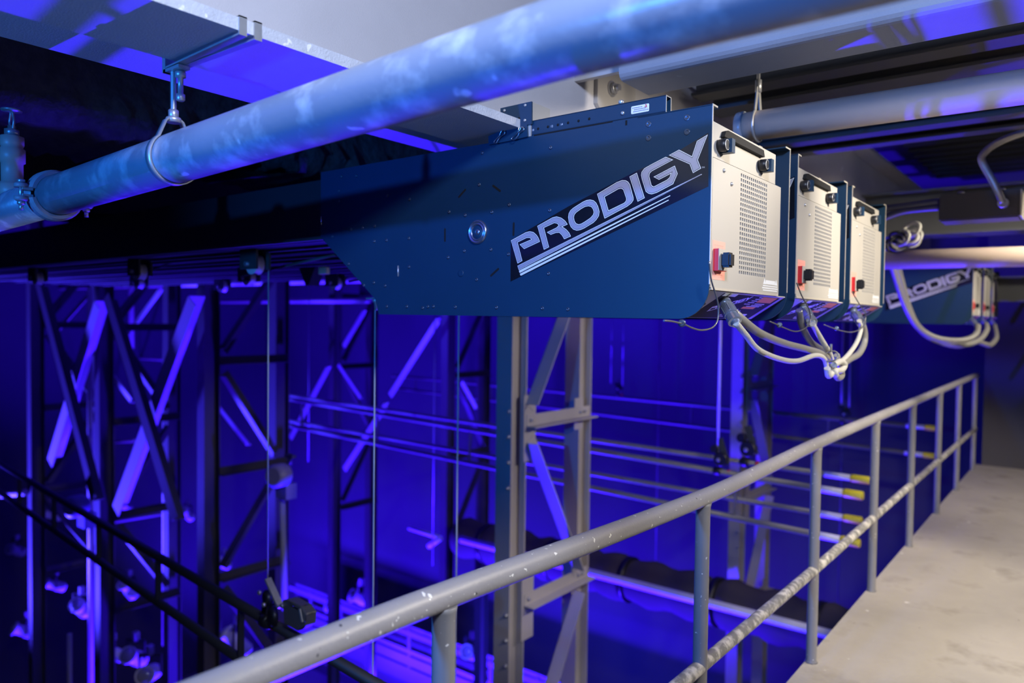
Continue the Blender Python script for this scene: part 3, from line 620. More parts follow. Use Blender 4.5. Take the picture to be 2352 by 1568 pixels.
# pulley blocks and short lines under the tube
for px, py in ((590, 566), (325, 596), (90, 640)):
    c = P(px, py, 'Y', 2.10); bm = NB(); box(bm, c.x - 0.07, c.x + 0.07, 2.05, 2.062, 1.85, 1.944); box(bm, c.x - 0.07, c.x + 0.07, 2.12, 2.132, 1.85, 1.944); bl = obj('loft_block', bm, M['dark_steel'], H)
    bm = NB(); lathe(bm, (c.x, 2.07, 1.875), (0, 1, 0), [(0.05, 0), (0.044, 0.012), (0.044, 0.03), (0.05, 0.042)], 22); obj('sheave', bm, M['fixture_grey'], bl)
    bm = NB(); cyl(bm, (c.x, 2.035, 1.875), (c.x, 2.147, 1.875), 0.012, 10); obj('axle', bm, M['bolt'], bl)
for a, b in (((330, 628), (488, 566)), ((560, 632), (770, 585))):
    bm = NB(); tube(bm, [P(*a, 'Y', 2.25), P(*b, 'Y', 2.25)], 0.007, 8); obj('stay_rod', bm, M['dark_steel'], H)
a = P(738, 500, 'Y', YP - 0.01); bm = NB(); cyl(bm, a, a - Vector((0, 0, 0.03)), 0.004, 8); lathe(bm, a, (0, -1, 0), [(0.006, 0), (0.006, 0.006)], 10); obj('quick_pin', bm, M['chrome'], H)

SK = ('screw', 'slot', 'hairpin_clip', 'number_print', 'serial_sticker', 'trademark_print', 'plug', 'latch_pin', 'quick_pin', 'stay_rod')
def clean(o, names):
    for c in list(o.children):
        pass
hoists = [H]
H['label'] = 'nearest of all the hoists, its black side panel facing us with large silver lettering'
for i, (dy, lab) in enumerate(((0.715, 'second hoist in the near row, between the nearest hoist and the third'), (1.43, 'third and farthest hoist of the near row, only its pale vented end showing clearly'))):
    hoists.append(copy_thing(H, (0, dy, 0), lab, 'near row of hoists', skip=('slot', 'hairpin_clip', 'trademark_print', 'plug', 'latch_pin', 'quick_pin')))
for dy, lab in ((5.40, 'first hoist of the far row, dark side with silver lettering above the hanging cables'), (6.15, 'middle hoist of the far row, a thin pale strip behind the first one'), (6.90, 'last hoist of the far row, farthest thin pale strip near the end wall')):
    hoists.append(copy_thing(H, (0, dy, 0), lab, 'far row of hoists', skip=('slot', 'hairpin_clip', 'trademark_print', 'plug', 'latch_pin', 'quick_pin', 'number_print', 'serial_sticker', 'screw')))

# ------------------------------------------------------------------ cables at the near hoists
XC = -0.785
def ontube(name, px, r, m, label, cat='cable', x=XC, seg=12, n=8, group=None):
    bm = NB(); tube(bm, smooth([P(q[0], q[1], 'X', x + (q[2] if len(q) > 2 else 0)) for q in px], n), r, seg)
    o = obj(name, bm, m); return tag(o, label, cat, group)
ontube('power_cable', [(1668,700,-.03), (1700,730), (1745,765), (1800,788), (1850,801), (1885,812), (1908,830), (1918,850)], 0.0125, M['cable_grey'], 'thick grey cable swooping from the nearest hoist to the tied knot')
ontube('data_cable', [(1690,741,.01), (1712,768,.01), (1742,803,.01), (1790,824,.01), (1830,829,.01), (1872,816,.01), (1893,824,.01), (1900,850,.01)], 0.009, M['cable_white'], 'thin white braided cable hanging lowest under the nearest hoist')
ontube('power_cable', [(1835,712,-.03), (1842,748,-.03), (1862,785,-.03), (1890,805,-.03), (1908,826,-.03)], 0.012, M['wire_dark'], 'dark cable dropping behind the second hoist connector')
ontube('data_cable', [(1866,744,.01), (1878,765,.01), (1893,790,.01), (1906,812,.01), (1914,840,.01)], 0.0095, M['cable_white'], 'thin white cable running from the second hoist to the knot')
ontube('power_cable', [(1968,732,-.02), (1983,752,-.02), (1985,785,-.02), (1972,812,-.02), (1952,824,-.02), (1932,838,-.01)], 0.0145, M['cable_grey'], 'thick grey cable bowing out below the third hoist')
ontube('data_cable', [(1973,736,.01), (1977,755,.01), (1968,785,.01), (1950,812,.01), (1930,832,.01)], 0.0095, M['cable_white'], 'thin white cable falling straight from the third hoist to the knot')
kt = thing('cable_knot', P(1920, 835, 'X', XC), 'bunched tail loops of grey cable where all the hoist cables are tied', 'cable')
for px, m in (([(1908,825), (1916,850), (1924,868), (1934,860), (1926,835), (1922,815)], 'cable_grey'), ([(1900,845,.02), (1903,862,.02), (1911,855,.02), (1912,835,.02)], 'cable_white'), ([(1915,838,.03), (1930,830,.03), (1940,838,.03), (1932,850,.03), (1918,852,.03), (1920,862,.03)], 'cable_white')):
    bm = NB(); tube(bm, smooth([P(q[0], q[1], 'X', XC + (q[2] if len(q) > 2 else 0)) for q in px], 6), 0.012, 10); obj('cable_tail', bm, M[m], kt)
c = P(1909, 818, 'X', XC + 0.03); bm = NB(); dd, s1, s2 = frame_of(Vector((0.2, 0.8, -0.5))); tube(bm, [c + (s1 * math.cos(t) * 1.2 + s2 * math.sin(t)) * 0.022 for t in [i * 2 * math.pi / 18 for i in range(19)]], 0.003, 6); bar(bm, c + Vector((0, -0.004, 0.018)), c + Vector((0, -0.004, 0.045)), 0.009, 0.006); obj('cable_tie', bm, M['cable_grey'], kt)
for k, (px, lab, cc) in enumerate((([(1629,600), (1633,640), (1645,680), (1650,705), (1648,735), (1636,752), (1612,758), (1590,753), (1572,745), (1545,738), (1525,736)], 'thin steel safety tether looping under the nearest hoist', (1566, 742)),
                     ([(1830,650), (1842,680), (1858,710), (1861,735), (1852,752), (1828,761), (1800,752), (1785,745), (1768,738)], 'thin steel safety tether looping under the second hoist', (1790, 746)),
                     ([(1957,670), (1975,700), (1988,722), (1982,750), (1960,762), (1935,760), (1910,752), (1892,745)], 'thin steel safety tether looping under the third hoist', (1921, 754)))):
    t = thing('safety_tether', P(*px[0], 'X', -0.765), lab, 'wire', 'safety tethers')
    bm = NB(); tube(bm, smooth([P(*q, 'X', -0.765) for q in px], 6), 0.0022, 8); obj('tether_wire', bm, M['tether'], t)
    bm = NB(); c = P(*cc, 'X', -0.765); lathe(bm, c, (0.4, -1, 0.1), [(0.006, -0.005), (0.009, -0.003), (0.009, 0.003), (0.006, 0.005)], 14); obj('crimp', bm, M['screw'], t)
# cables hanging between the two hoist rows
for xx, px, lab in ((0.0, [(2038,565), (2044,592), (2058,640), (2076,694), (2096,735), (2116,758), (2150,776), (2192,782), (2225,778), (2243,765), (2246,748)], 'outer cable sagging from the ceiling to the first far hoist'),
                (0.09, [(2046,565), (2052,592), (2066,640), (2084,700), (2108,748), (2140,772), (2185,788), (2225,790), (2252,778), (2266,758), (2265,745)], 'middle cable sagging from the ceiling to the middle far hoist'),
                (0.18, [(2054,565), (2060,600), (2072,650), (2090,712), (2114,758), (2150,782), (2200,794), (2238,784), (2262,790), (2275,792), (2288,775), (2284,748)], 'last cable sagging from the ceiling to the last far hoist')):
    ye = P(*px[-1], 'X', -0.765).y; n_ = len(px) - 1
    bm = NB(); tube(bm, smooth([P(*q, 'Y', 6.0 + xx + (ye - 6.0 - xx) * k / n_) for k, q in enumerate(px)], 8), 0.023, 12)
    tag(obj('power_cable', bm, M['cable_grey']), lab, 'cable', 'cables to the far hoists')

# ------------------------------------------------------------------ wire rope lift lines
def lift_line(px, Y, ptop, pbot, r, label, m='wire'):
    a, b = P(px[0], ptop, 'Y', Y), P(px[1], pbot, 'Y', Y); b.x = a.x
    if ptop == 640: a.z = 3.4
    bm = NB(); tube(bm, [a, b], r, 8); return tag(obj('wire_rope', bm, M[m]), label, 'wire rope', 'vertical lift lines'), a, b
o, a, b = lift_line((617, 617), 2.15, 556, 1336, 0.0035, 'wire rope at the left hanging to the clamp on the near batten')
bx_, by_, bz_ = b
o, a, b = lift_line((862, 858), 2.20, 686, 2400, 0.0035, 'wire rope dropping from the lower left corner of the nearest hoist')
ft = thing('rope_ferrule', a, 'small T-shaped rope outlet fitting at the lower left corner of the nearest hoist', 'fitting')
bm = NB(); box(bm, a.x - 0.045, a.x + 0.035, 2.185, 2.215, a.z - 0.002, a.z + 0.005); obj('outlet_plate', bm, M['galv'], ft)
bm = NB(); lathe(bm, (a.x + .006, 2.20, a.z - 0.05), (0, 0, 1), [(0.007, 0), (0.009, 0.03), (0.017, 0.04), (0.017, 0.05)], 14); obj('outlet_guide', bm, M['galv'], ft)
lift_line((1055, 1049), 2.9, 640, 2200, 0.0045, 'wire rope passing left of the bolted lattice column')
lift_line((1657, 1651), 6.75, 640, 1036, 0.014, 'wire rope under the nearest hoist end down to the batten clamp')
lift_line((1940, 1936), 11.0, 640, 940, 0.014, 'left one of the two wire ropes below the third hoist')
lift_line((1958, 1955), 11.0, 640, 935, 0.011, 'right one of the two wire ropes below the third hoist')
for x, Y, lo, lab in ((1407, 11.6, 880, 'faint wire rope just right of the bolted lattice column'), (1434, 11.6, 885, 'second faint wire rope right of the bolted lattice column'), (1518, 11.6, 1330, 'faint long wire rope midway between the two right lattice columns'),
                  (1944, 11.9, 1420, 'faint wire rope running low behind the railing'), (710, 8.0, 1060, 'faint wire rope on the dark blue wall right of the round spotlight'), (1000, 8.3, 1300, 'faint wire rope left of the white lift line at centre')):
    lift_line((x, x - 3), Y, 640, lo, 0.009, lab, 'wire_dark')

# ------------------------------------------------------------------ battens
def batten(name, p_top, p_bot, q_top, q_bot, r, m, label, caps=True, n=5):
    """p_* = left ends, q_* = right ends of upper and lower pipe"""
    t = thing(name, (p_top + q_top) / 2, label, 'batten')
    for a, b, nm in ((p_top, q_top, 'upper_pipe'), (p_bot, q_bot, 'lower_pipe')):
        bm = NB(); tube(bm, [a, b], r, 16); po = obj(nm, bm, m, t)
        if caps:
            d = (b - a).normalized()
            bm = NB(); cyl(bm, b - d * 0.36, b - d * 0.12, r + 0.002, 16); obj('white_tape_band', bm, M['white_tape'], po)
            bm = NB(); lathe(bm, b - d * 0.14, d, [(r + 0.004, 0), (r + 0.009, 0.02), (r + 0.009, 0.15), (r + 0.003, 0.16)], 16); obj('end_cap', bm, M['yellow'], po)
    for i in range(n):
        f = (i + 0.35) / n; a, b = p_top.lerp(q_top, f), p_bot.lerp(q_bot, f)
        bm = NB(); bar(bm, a, b, 0.012, 0.035, up=(0, 1, 0)); obj('spacer', bm, m, t)
    return t
YA, YB, YCc = 7.05, 6.75, 11.0
def clamp_at(p, s, label):
    t = thing('lift_clamp', p, label, 'clamp')
    bm = NB(); bar(bm, p + Vector((0.0, 0, 0.42)) * s, p + Vector((0.10, 0, 0.10)) * s, 0.07 * s, 0.03 * s, up=(0, 1, 0)); obj('trim_arm', bm, M['dark_steel'], t)
    bm = NB(); lathe(bm, p + Vector((0.02, -0.06 * s, 0.16 * s)), (0, 1, 0), [(0.08 * s, 0), (0.095 * s, 0.02 * s), (0.095 * s, 0.08 * s), (0.08 * s, 0.1 * s)], 16); lathe(bm, p + Vector((-0.06 * s, -0.05 * s, 0.28 * s)), (0, 1, 0), [(0.05 * s, 0), (0.055 * s, 0.02 * s), (0.05 * s, 0.08 * s)], 12); obj('clew', bm, M['black'], t)
    bm = NB(); lathe(bm, p + Vector((-0.02 * s, 0, 0)), (1, 0, 0), [(0.045 * s, -0.05 * s), (0.055 * s, -0.03 * s), (0.055 * s, 0.03 * s), (0.045 * s, 0.05 * s)], 16); obj('pipe_clamp', bm, M['black'], t)
    bm = NB(); cyl(bm, p + Vector((0.11 * s, 0, 0)), p + Vector((0.14 * s, 0, 0)), 0.034 * s, 14); obj('red_tape', bm, M['red'], t)
    bm = NB(); hexbolt(bm, p + Vector((0.02 * s, -0.08 * s, 0.16 * s)), (0, -1, 0), 0.025 * s, 0.02 * s); hexbolt(bm, p + Vector((0.09 * s, -0.03 * s, 0.13 * s)), (0, -1, 0), 0.02 * s, 0.02 * s); obj('bolt', bm, M['bolt'], t)
    return t
batten('pipe_batten', P(640, 905, 'Y', YA), P(640, 962, 'Y', YA), P(1993, 1103, 'Y', YA), P(1975, 1195, 'Y', YA), 0.027, M['batten'], 'rear of the two close double-pipe battens, its yellow capped ends set slightly farther back')
batten('pipe_batten', P(640, 912, 'Y', YB) + Vector((0, 0, 0.0)), P(640, 972, 'Y', YB), P(1977, 1138, 'Y', YB), P(1970, 1247, 'Y', YB), 0.030, M['batten'], 'front of the two close double-pipe battens, ending in the largest yellow cap')
batten('pipe_batten', P(900, 862, 'Y', YCc), P(900, 890, 'Y', YCc), P(2152, 984, 'Y', YCc), P(2148, 1048, 'Y', YCc), 0.030, M['batten'], 'farthest double-pipe batten, with small yellow caps near the railing end')
pt = [Vector((-9.6, 2.82, 0.07)), Vector((-1.7, 2.03, 0.07))]; dz = Vector((0.0, 0.0, -0.296))
nb = batten('pipe_batten', pt[0], pt[0] + dz, pt[1], pt[1] + dz, 0.0265, M['batten_dark'], 'dark double-pipe batten sloping across the lower left, nearest to the railing', False, 7)
f = (bx_ + 9.6) / 7.9; pc = pt[0].lerp(pt[1], f)
cl = thing('lift_clamp', pc, 'black rigging clamp with red tape where the left wire rope meets the near batten', 'clamp')
top = Vector((bx_, 2.15, bz_))
bm = NB(); bar(bm, top + Vector((0, 0, .015)), P(645, 1395, 'Y', 2.15), 0.012, 0.034, up=(0, 1, 0)); obj('trim_arm', bm, M['galv'], cl)
q1 = P(614, 1372, 'Y', 2.15); q2 = P(626, 1400, 'Y', 2.15)
bm = NB(); lathe(bm, q1 + Vector((0, -.02, 0)), (0.3, 1, 0), [(0.03, 0), (0.042, .008), (0.042, .03), (0.03, .04)], 16); lathe(bm, q2 + Vector((0, -.02, -0.03)), (0.3, 1, 0), [(0.03, 0), (0.05, .008), (0.05, .03), (0.03, .04)], 16); obj('clew', bm, M['black'], cl)
bm = NB(); c = P(612, 1418, 'Y', 2.15); lathe(bm, pc + Vector((-.06, 0.005, 0)), (1, -.1, 0), [(0.034, -.03), (0.04, -.02), (0.04, .02), (0.034, .03)], 16); box(bm, pc.x - .085, pc.x - .045, pc.y - .01, pc.y + .01, pc.z, q2.z); obj('pipe_clamp', bm, M['black'], cl)
bm = NB(); d = (pt[1] - pt[0]).normalized(); cyl(bm, pc + d * 0.015, pc + d * 0.03, 0.0275, 18); obj('red_tape', bm, M['red'], cl)
for k in ((598, 1360), (608, 1388), (650, 1390)):
    bm = NB(); hexbolt(bm, P(*k, 'Y', 2.12), (0, -1, 0), 0.012, 0.012); obj('bolt', bm, M['bolt'], cl)
lb = thing('load_sensor', P(675, 1420, 'Y', 2.15), 'black load sensor housing hanging beside the rigging clamp on the near batten', 'housing')
bm = NB(); extrude_poly(bm, [P(*q, 'Y', 2.12) for q in ((648,1378),(660,1376),(690,1392),(703,1410),(701,1438),(682,1449),(652,1432))], (0.01, 0.055, 0))
bmesh.ops.bevel(bm, geom=[e for e in bm.edges], offset=0.004, segments=1, affect='EDGES'); obj('case', bm, M['fixture'], lb)
a = P(690, 1410, 'Y', 2.115); bm = NB(); bar(bm, P(688, 1398, 'Y', 2.115), P(694, 1428, 'Y', 2.115), 0.012, 0.006, up=(0, 1, 0)); obj('name_plate', bm, M['galv'], lb)
for (x, y), Y, s, lab in (((1652, 1082), YB, 0.75, 'black rigging clamp with red tape on the front close batten'), ((1715, 1062), YA, 0.85, 'black rigging clamp in front of the right lattice column'), ((1938, 968), YCc, 0.7, 'small black rigging clamp on the farthest batten'), ((1420, 905), YCc, 0.6, 'dim rigging clamp on the farthest batten beside the bolted column')):
    clamp_at(P(x, y, 'Y', Y), s, lab)

# ------------------------------------------------------------------ lattice columns
def w_chord(bm, x, y, zb, zt, w=0.155, d=0.20, tf=0.014, tw=0.010):
    box(bm, x - w / 2, x + w / 2, y - d / 2, y - d / 2 + tf, zb, zt); box(bm, x - w / 2, x + w / 2, y + d / 2 - tf, y + d / 2, zb, zt); box(bm, x - tw / 2, x + tw / 2, y - d / 2 + tf, y + d / 2 - tf, zb, zt)
def tower(x, y0, sp, zb, zt, label, braces, detail=True, m='lattice'):
    t = thing('lattice_column', (x, y0 + sp / 2, zb), label, 'column', 'steel lattice columns'); mm = M[m]; y1 = y0 + sp
    for y in (y0, y1):
        bm = NB(); w_chord(bm, x, y, zb, zt); c = obj('chord', bm, mm, t)
        if detail and y == y0:
            for k in range(-12, 12):
                z = 0.283 + 0.204 * k
                if zb < z < zt - 0.3 and k % 8 < 4:
                    bm = NB(); hexbolt(bm, (x + 0.055, y - 0.1, z), (0, -1, 0), 0.017, 0.016, 0.012); obj('bolt', bm, M['bolt'], c)
    xf = x + 0.078
    for z in braces:
        bm = NB(); angle(bm, (xf, y0 + 0.09, z), (xf, y1 + 0.06, z), 0.10, 0.010, (1, 0, 0), (0, 0, 1)); b = obj('horizontal_brace', bm, mm, t)
        if detail:
            for yy in (y0 + 0.14, y1 - 0.1, y1 - 0.03):
                bm = NB(); hexbolt(bm, (xf + 0.010, yy, z + 0.055), (1, 0, 0), 0.017, 0.015, 0.01); obj('bolt', bm, M['bolt'], b)
            bm = NB(); box(bm, xf - 0.004, xf + 0.004, y0 + 0.06, y0 + 0.22, z - 0.28, z + 0.26); obj('gusset', bm, mm, t)
            bm = NB(); box(bm, xf - 0.004, xf + 0.004, y1 - 0.18, y1 - 0.04, z - 0.10, z + 0.18); obj('gusset', bm, mm, t)
    zz = sorted(braces, reverse=True)
    for i, z in enumerate(zz):
        za = z + 0.16
        nz = zz[i - 1] - 0.1 if i else z + 1.45
        up = (y0 + 0.13, y1 - 0.10) if i % 2 else (y1 - 0.12, y0 + 0.14)
        p0, p1 = Vector((xf, up[0], za)), Vector((xf, up[1], nz)); d = (p1 - p0).normalized(); nn = Vector((0, -d.z, d.y))
        if nn.y < 0: nn = -nn
        bm = NB(); angle(bm, p0 - nn * 0.06, p1 - nn * 0.06, 0.125, 0.009, nn, (1, 0, 0)); obj('diagonal_brace', bm, mm, t)
    return t
BR = [2.22, 0.75, -0.72, -2.2, -3.7]
tower(-3.675, 4.70, 0.98, -8.1, 3.4, 'grey lattice column with bolted flange at centre, nearest of the columns', BR)
tower(-3.675, 9.62, 0.98, -8.1, 3.4, 'lattice column behind the railing and the cable knot, right of the nearest column', [1.9, 0.72, -0.75, -2.2], True)
tower(-8.1, 4.62, 0.95, -8.1, 3.4, 'dark lattice column left of the long white lift line', [2.3, 1.05, -0.25, -1.5, -2.8], False, 'lattice_shaded')
tower(-10.65, 4.55, 0.95, -8.1, 3.4, 'lattice column with bright crossing diagonals, second from the left edge', [2.6, 1.4, 0.1, -1.2, -2.5], False, 'lattice_shaded')
tower(-13.05, 4.55, 0.95, -8.1, 3.4, 'lattice column closest to the left edge of the view', [2.6, 1.4, 0.1, -1.2, -2.5], False, 'lattice_shaded')
tower(-11.8, 9.4, 0.95, -8.1, 3.4, 'distant dim lattice column behind the dark blue gap left of the corner rope', [2.0, 0.6, -0.8, -2.2], False, 'lattice_shaded')
tower(-8.75, 9.4, 0.95, -8.1, 3.4, 'distant dim lattice column just left of the nearest column', [2.0, 0.6, -0.8, -2.2], False, 'lattice_shaded')
def lab_dark(s): return s.startswith('dark')
def brace(a, b, Y, w, label):
    p, q = P(*a, 'Y', Y), P(*b, 'Y', Y); bm = NB(); d = (q - p).normalized(); s = d.cross(Vector((0, 1, 0))).normalized()
    if s.x < 0: s = -s
    angle(bm, p - s * w / 2, q - s * w / 2, w, 0.012, s, (0, 1, 0)); return tag(obj('diagonal_strut', bm, M['lattice_shaded' if lab_dark(label) else 'strut']), label, 'strut', 'diagonal struts')
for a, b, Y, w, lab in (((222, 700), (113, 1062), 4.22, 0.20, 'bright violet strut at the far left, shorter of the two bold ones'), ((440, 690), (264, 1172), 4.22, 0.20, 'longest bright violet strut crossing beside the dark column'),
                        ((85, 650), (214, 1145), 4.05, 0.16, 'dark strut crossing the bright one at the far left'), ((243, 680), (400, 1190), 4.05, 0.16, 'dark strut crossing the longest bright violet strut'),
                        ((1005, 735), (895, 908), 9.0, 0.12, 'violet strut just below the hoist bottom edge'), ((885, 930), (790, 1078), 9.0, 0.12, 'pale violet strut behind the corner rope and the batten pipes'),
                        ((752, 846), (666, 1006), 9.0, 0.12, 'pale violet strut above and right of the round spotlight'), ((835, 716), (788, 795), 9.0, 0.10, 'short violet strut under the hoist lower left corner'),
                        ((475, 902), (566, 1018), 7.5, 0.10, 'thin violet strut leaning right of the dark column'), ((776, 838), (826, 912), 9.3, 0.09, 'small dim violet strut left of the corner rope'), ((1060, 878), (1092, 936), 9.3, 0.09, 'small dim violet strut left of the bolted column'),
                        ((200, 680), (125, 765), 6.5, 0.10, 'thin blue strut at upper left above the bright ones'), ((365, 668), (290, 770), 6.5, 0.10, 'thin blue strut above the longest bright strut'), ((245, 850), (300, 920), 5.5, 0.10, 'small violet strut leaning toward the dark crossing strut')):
    brace(a, b, Y, w, lab)

# ------------------------------------------------------------------ horizontals on the left: far gallery bars
for a, b, Y, r, lab in (((0, 665), (900, 640), 7.15, 0.05, 'long violet horizontal pipe below the hoist tubes on the left'), ((250, 818), (375, 826), 9, 0.035, 'thin violet cross pipe between the two left columns'),
                       ((460, 692), (850, 690), 9.24, 0.05, 'violet cross pipe from the dark column to the corner rope'),
                       ((245, 1015), (310, 1012), 8, 0.04, 'lower thin violet cross pipe between the left columns'), ((258, 1198), (375, 1178), 6.5, 0.035, 'lowest violet cross pipe behind the dark near batten'),
                       ((0, 1138), (60, 1130), 4.4, 0.05, 'bright violet pipe stub at the left edge')):
    bm = NB(); tube(bm, [P(*a, 'Y', Y), P(*b, 'Y', Y)], r, 12); tag(obj('cross_pipe', bm, M['lattice']), lab, 'pipe', 'violet cross pipes')

# ------------------------------------------------------------------ boom pipes and stage lights on the left
for x0, x1, Y, top_, bot, r, lab in ((66, 72, 5.4, 660, 1568, 0.045, 'violet vertical boom pipe at the far left'), (206, 209, 5.0, 660, 1568, 0.04, 'bright violet boom pipe left of the longest strut'), (382, 380, 5.6, 660, 1480, 0.05, 'violet boom pipe crossed by the longest bright strut'), (649, 654, 4.3, 1140, 1400, 0.03, 'violet boom pipe under the round spotlight'), (160, 160, 4.2, 1455, 1640, 0.03, 'short violet boom pipe at the bottom left'), (300, 302, 7.0, 470, 800, 0.05, 'short blue hanging pipe high on the left')):
    bm = NB(); tube(bm, [P(x0, top_, 'Y', Y), P(x1, bot, 'Y', Y)], r, 12); tag(obj('boom_pipe', bm, M['lattice']), lab, 'pipe', 'vertical boom pipes')
def drum_light(px, py, Y, s, label):
    c = P(px, py, 'Y', Y); t = thing('round_spotlight', c, label, 'stage light', 'round spotlights')
    bm = NB(); lathe(bm, c, (0.35, -1, 0.1), [(0.11 * s, 0), (0.13 * s, 0.02 * s), (0.13 * s, 0.16 * s), (0.09 * s, 0.20 * s)], 28); obj('drum_head', bm, M['drum_grey'], t)
    bm = NB(); box(bm, c.x - 0.13 * s, c.x + 0.07 * s, c.y - 0.02 * s, c.y + 0.12 * s, c.z - 0.27 * s, c.z - 0.10 * s); obj('base_box', bm, M['drum_grey'], t)
    bm = NB(); cyl(bm, c + Vector((-0.02, 0.1 * s, 0.10 * s)), c + Vector((-0.02, 0.1 * s, 0.22 * s)), 0.02 * s, 10); box(bm, c.x - 0.08 * s, c.x + 0.06 * s, c.y + 0.06 * s, c.y + 0.12 * s, c.z + 0.18 * s, c.z + 0.21 * s); obj('yoke', bm, M['dark_steel'], t)
drum_light(652, 1090, 4.2, 0.86, 'violet round spotlight right of the long white lift line')
drum_light(192, 1160, 4.1, 1.1, 'violet round spotlight half hidden behind the dark near batten')
def stage_light(c, s, yaw, tilt, label):
    t = thing('stage_light', c, label, 'stage light', 'stage lights in the lower left')
    R = Matrix.Rotation(yaw, 3, 'Z') @ Matrix.Rotation(tilt, 3, 'X'); ax = R @ Vector((0, -1, 0)); sd = R @ Vector((1, 0, 0))
    bm = NB(); lathe(bm, c - ax * 0.16 * s, ax, [(0.05 * s, 0), (0.085 * s, 0.03 * s), (0.09 * s, 0.16 * s), (0.075 * s, 0.18 * s), (0.075 * s, 0.30 * s), (0.10 * s, 0.31 * s), (0.10 * s, 0.34 * s)], 16); b = obj('body', bm, M['fixture_grey'], t)
    bm = NB(); lathe(bm, c + ax * 0.181 * s, ax, [(0.08 * s, 0), (0.06 * s, 0.02 * s), (0.02 * s, 0.03 * s)], 16); obj('lens', bm, M['lens'], b)
    up = Vector((0, 0, 1))
    bm = NB(); bar(bm, c + sd * 0.11 * s, c + sd * 0.11 * s + up * 0.2 * s, 0.012 * s, 0.035 * s); bar(bm, c - sd * 0.11 * s, c - sd * 0.11 * s + up * 0.2 * s, 0.012 * s, 0.035 * s); bar(bm, c + sd * 0.115 * s + up * 0.2 * s, c - sd * 0.115 * s + up * 0.2 * s, 0.012 * s, 0.035 * s); obj('yoke', bm, M['dark_steel'], t)
    bm = NB(); box(bm, c.x - 0.03 * s, c.x + 0.03 * s, c.y - 0.03 * s, c.y + 0.03 * s, c.z + 0.2 * s, c.z + 0.30 * s); obj('hook_clamp', bm, M['bolt'], t)
    return t
for px, py, Y, s, yaw, tilt, lab in ((40, 1265, 6, 1.2, 0.5, -.5, 'small lit stage light at the left edge below the two dark pipes'), (125, 1185, 6.5, 1.0, -.6, -.3, 'stage light tucked behind the upper dark pipe at far left'), (290, 1165, 7, .9, .4, -.6, 'small bright stage light at the foot of the longest violet strut'),
                                 (432, 1182, 7, .9, .2, -.8, 'small bright stage light just left of the dark column'), (188, 1398, 5, 1.2, .7, -.7, 'stage light with bright lens beside the left boom pipe'), (130, 1345, 5.5, 1.0, -.4, -.4, 'stage light hanging left of the one with bright lens'),
                                 (298, 1355, 5.5, 1.1, .3, -.9, 'stage light hanging below the lower dark pipe at mid left'), (60, 1450, 5, 1.2, -.3, -.5, 'large dim stage light in the bottom left corner'), (312, 1510, 4.8, 1.2, .5, -.6, 'stage light low between the left columns near the frame bottom'), (262, 1500, 4.9, 1.0, -.7, -.5, 'stage light beside the left column close to the frame bottom'),
                                 (345, 1545, 4.6, 1.2, .8, -.3, 'bright stage light cut by the bottom of the frame'), (515, 1295, 7.5, 1.0, .5, -.5, 'stage light right of the dark column, above the dark batten'), (545, 1478, 5.5, 1.3, -.9, -.7, 'pale stage light below the rigging clamp'), (490, 1450, 6, 1.0, .6, -.6, 'stage light right of the dark column foot, under the batten'),
                                 (636, 1285, 7.5, .9, .3, -.9, 'small bright stage light beside the boom pipe under the round spotlight'), (765, 1400, 10.8, 1.3, .4, -.6, 'bright stage light on the lower gallery left of the corner rope'), (830, 1375, 10.8, 1.5, -.3, -.5, 'bright stage light on the lower gallery next to the corner rope'), (1085, 1500, 10.5, 1.4, .2, -.5, 'stage light seen under the rail by the bolted column')):
    stage_light(P(px, py, 'Y', Y), s, yaw, tilt, lab)

# ------------------------------------------------------------------ lower gallery beyond the stage, rolled drop, low pipe
GY = 11.2
lg_ = thing('lower_gallery', P(900, 1450, 'Y', GY), 'low pale gallery parapet with horizontal rails far below the railing', 'gallery')
for (a, b), h, dpt, nm in ((((640, 1345), (1140, 1525)), 0.06, 0.06, 'rail'), (((640, 1380), (1140, 1572)), 0.05, 0.05, 'rail'), (((640, 1395), (1140, 1600)), 0.10, 0.30, 'deck_edge'), (((640, 1420), (1140, 1640)), 0.16, 0.05, 'toe_board')):
    p, q = P(*a, 'Y', GY), P(*b, 'Y', GY); p.z = q.z = (p.z + q.z) / 2
    bm = NB(); box(bm, -16, -3.0, GY, GY + dpt, p.z - h, p.z + h); obj(nm, bm, M['gallery_paint'], lg_)
zt_, zb_ = P(900, 1440, 'Y', GY).z, P(900, 1500, 'Y', GY).z
for i in range(11):
    bm = NB(); x = -15 + i * 1.15; box(bm, x, x + 0.06, GY + .005, GY + 0.055, zb_ - 0.3, zt_ + .1); obj('baluster', bm, M['gallery_paint'], lg_)
bm = NB(); box(bm, -16, -3.0, GY + 0.31, GY + 0.33, zb_ - 1.2, zt_); obj('infill_panel', bm, M['gallery_paint'], lg_)
a, b = P(1380, 1318, 'Y', 9.0), P(1900, 1440, 'Y', 9.0)
dz_ = (a.z + b.z) / 2; x0_, x1_ = P(1060, 1225, 'Y', 9.0).x, b.x + 1.2
rd = thing('rolled_drop', ((x0_ + x1_) / 2, 9.0, dz_), 'long dark brown rolled cloth hanging low behind the columns', 'drape')
bm = NB(); pts = []; rad = []
nseg = 60
for i in range(nseg + 1):
    pts.append((x0_ + (x1_ - x0_) * i / nseg, 9.0, dz_)); rad.append(0.30 + 0.03 * math.sin(i * 1.3) + random.uniform(-.01, .01) - (0.035 if i % 11 == 5 else 0))
tube(bm, pts, 0.3, 20, radii=rad); obj('cloth_roll', bm, M['duct'], rd)
for i in (5, 16, 27, 38, 49):
    bm = NB(); x = x0_ + (x1_ - x0_) * i / nseg; tube(bm, [(x - .04, 9.0, dz_), (x + .04, 9.0, dz_)], 0.31, 20); obj('tie', bm, M['black'], rd)
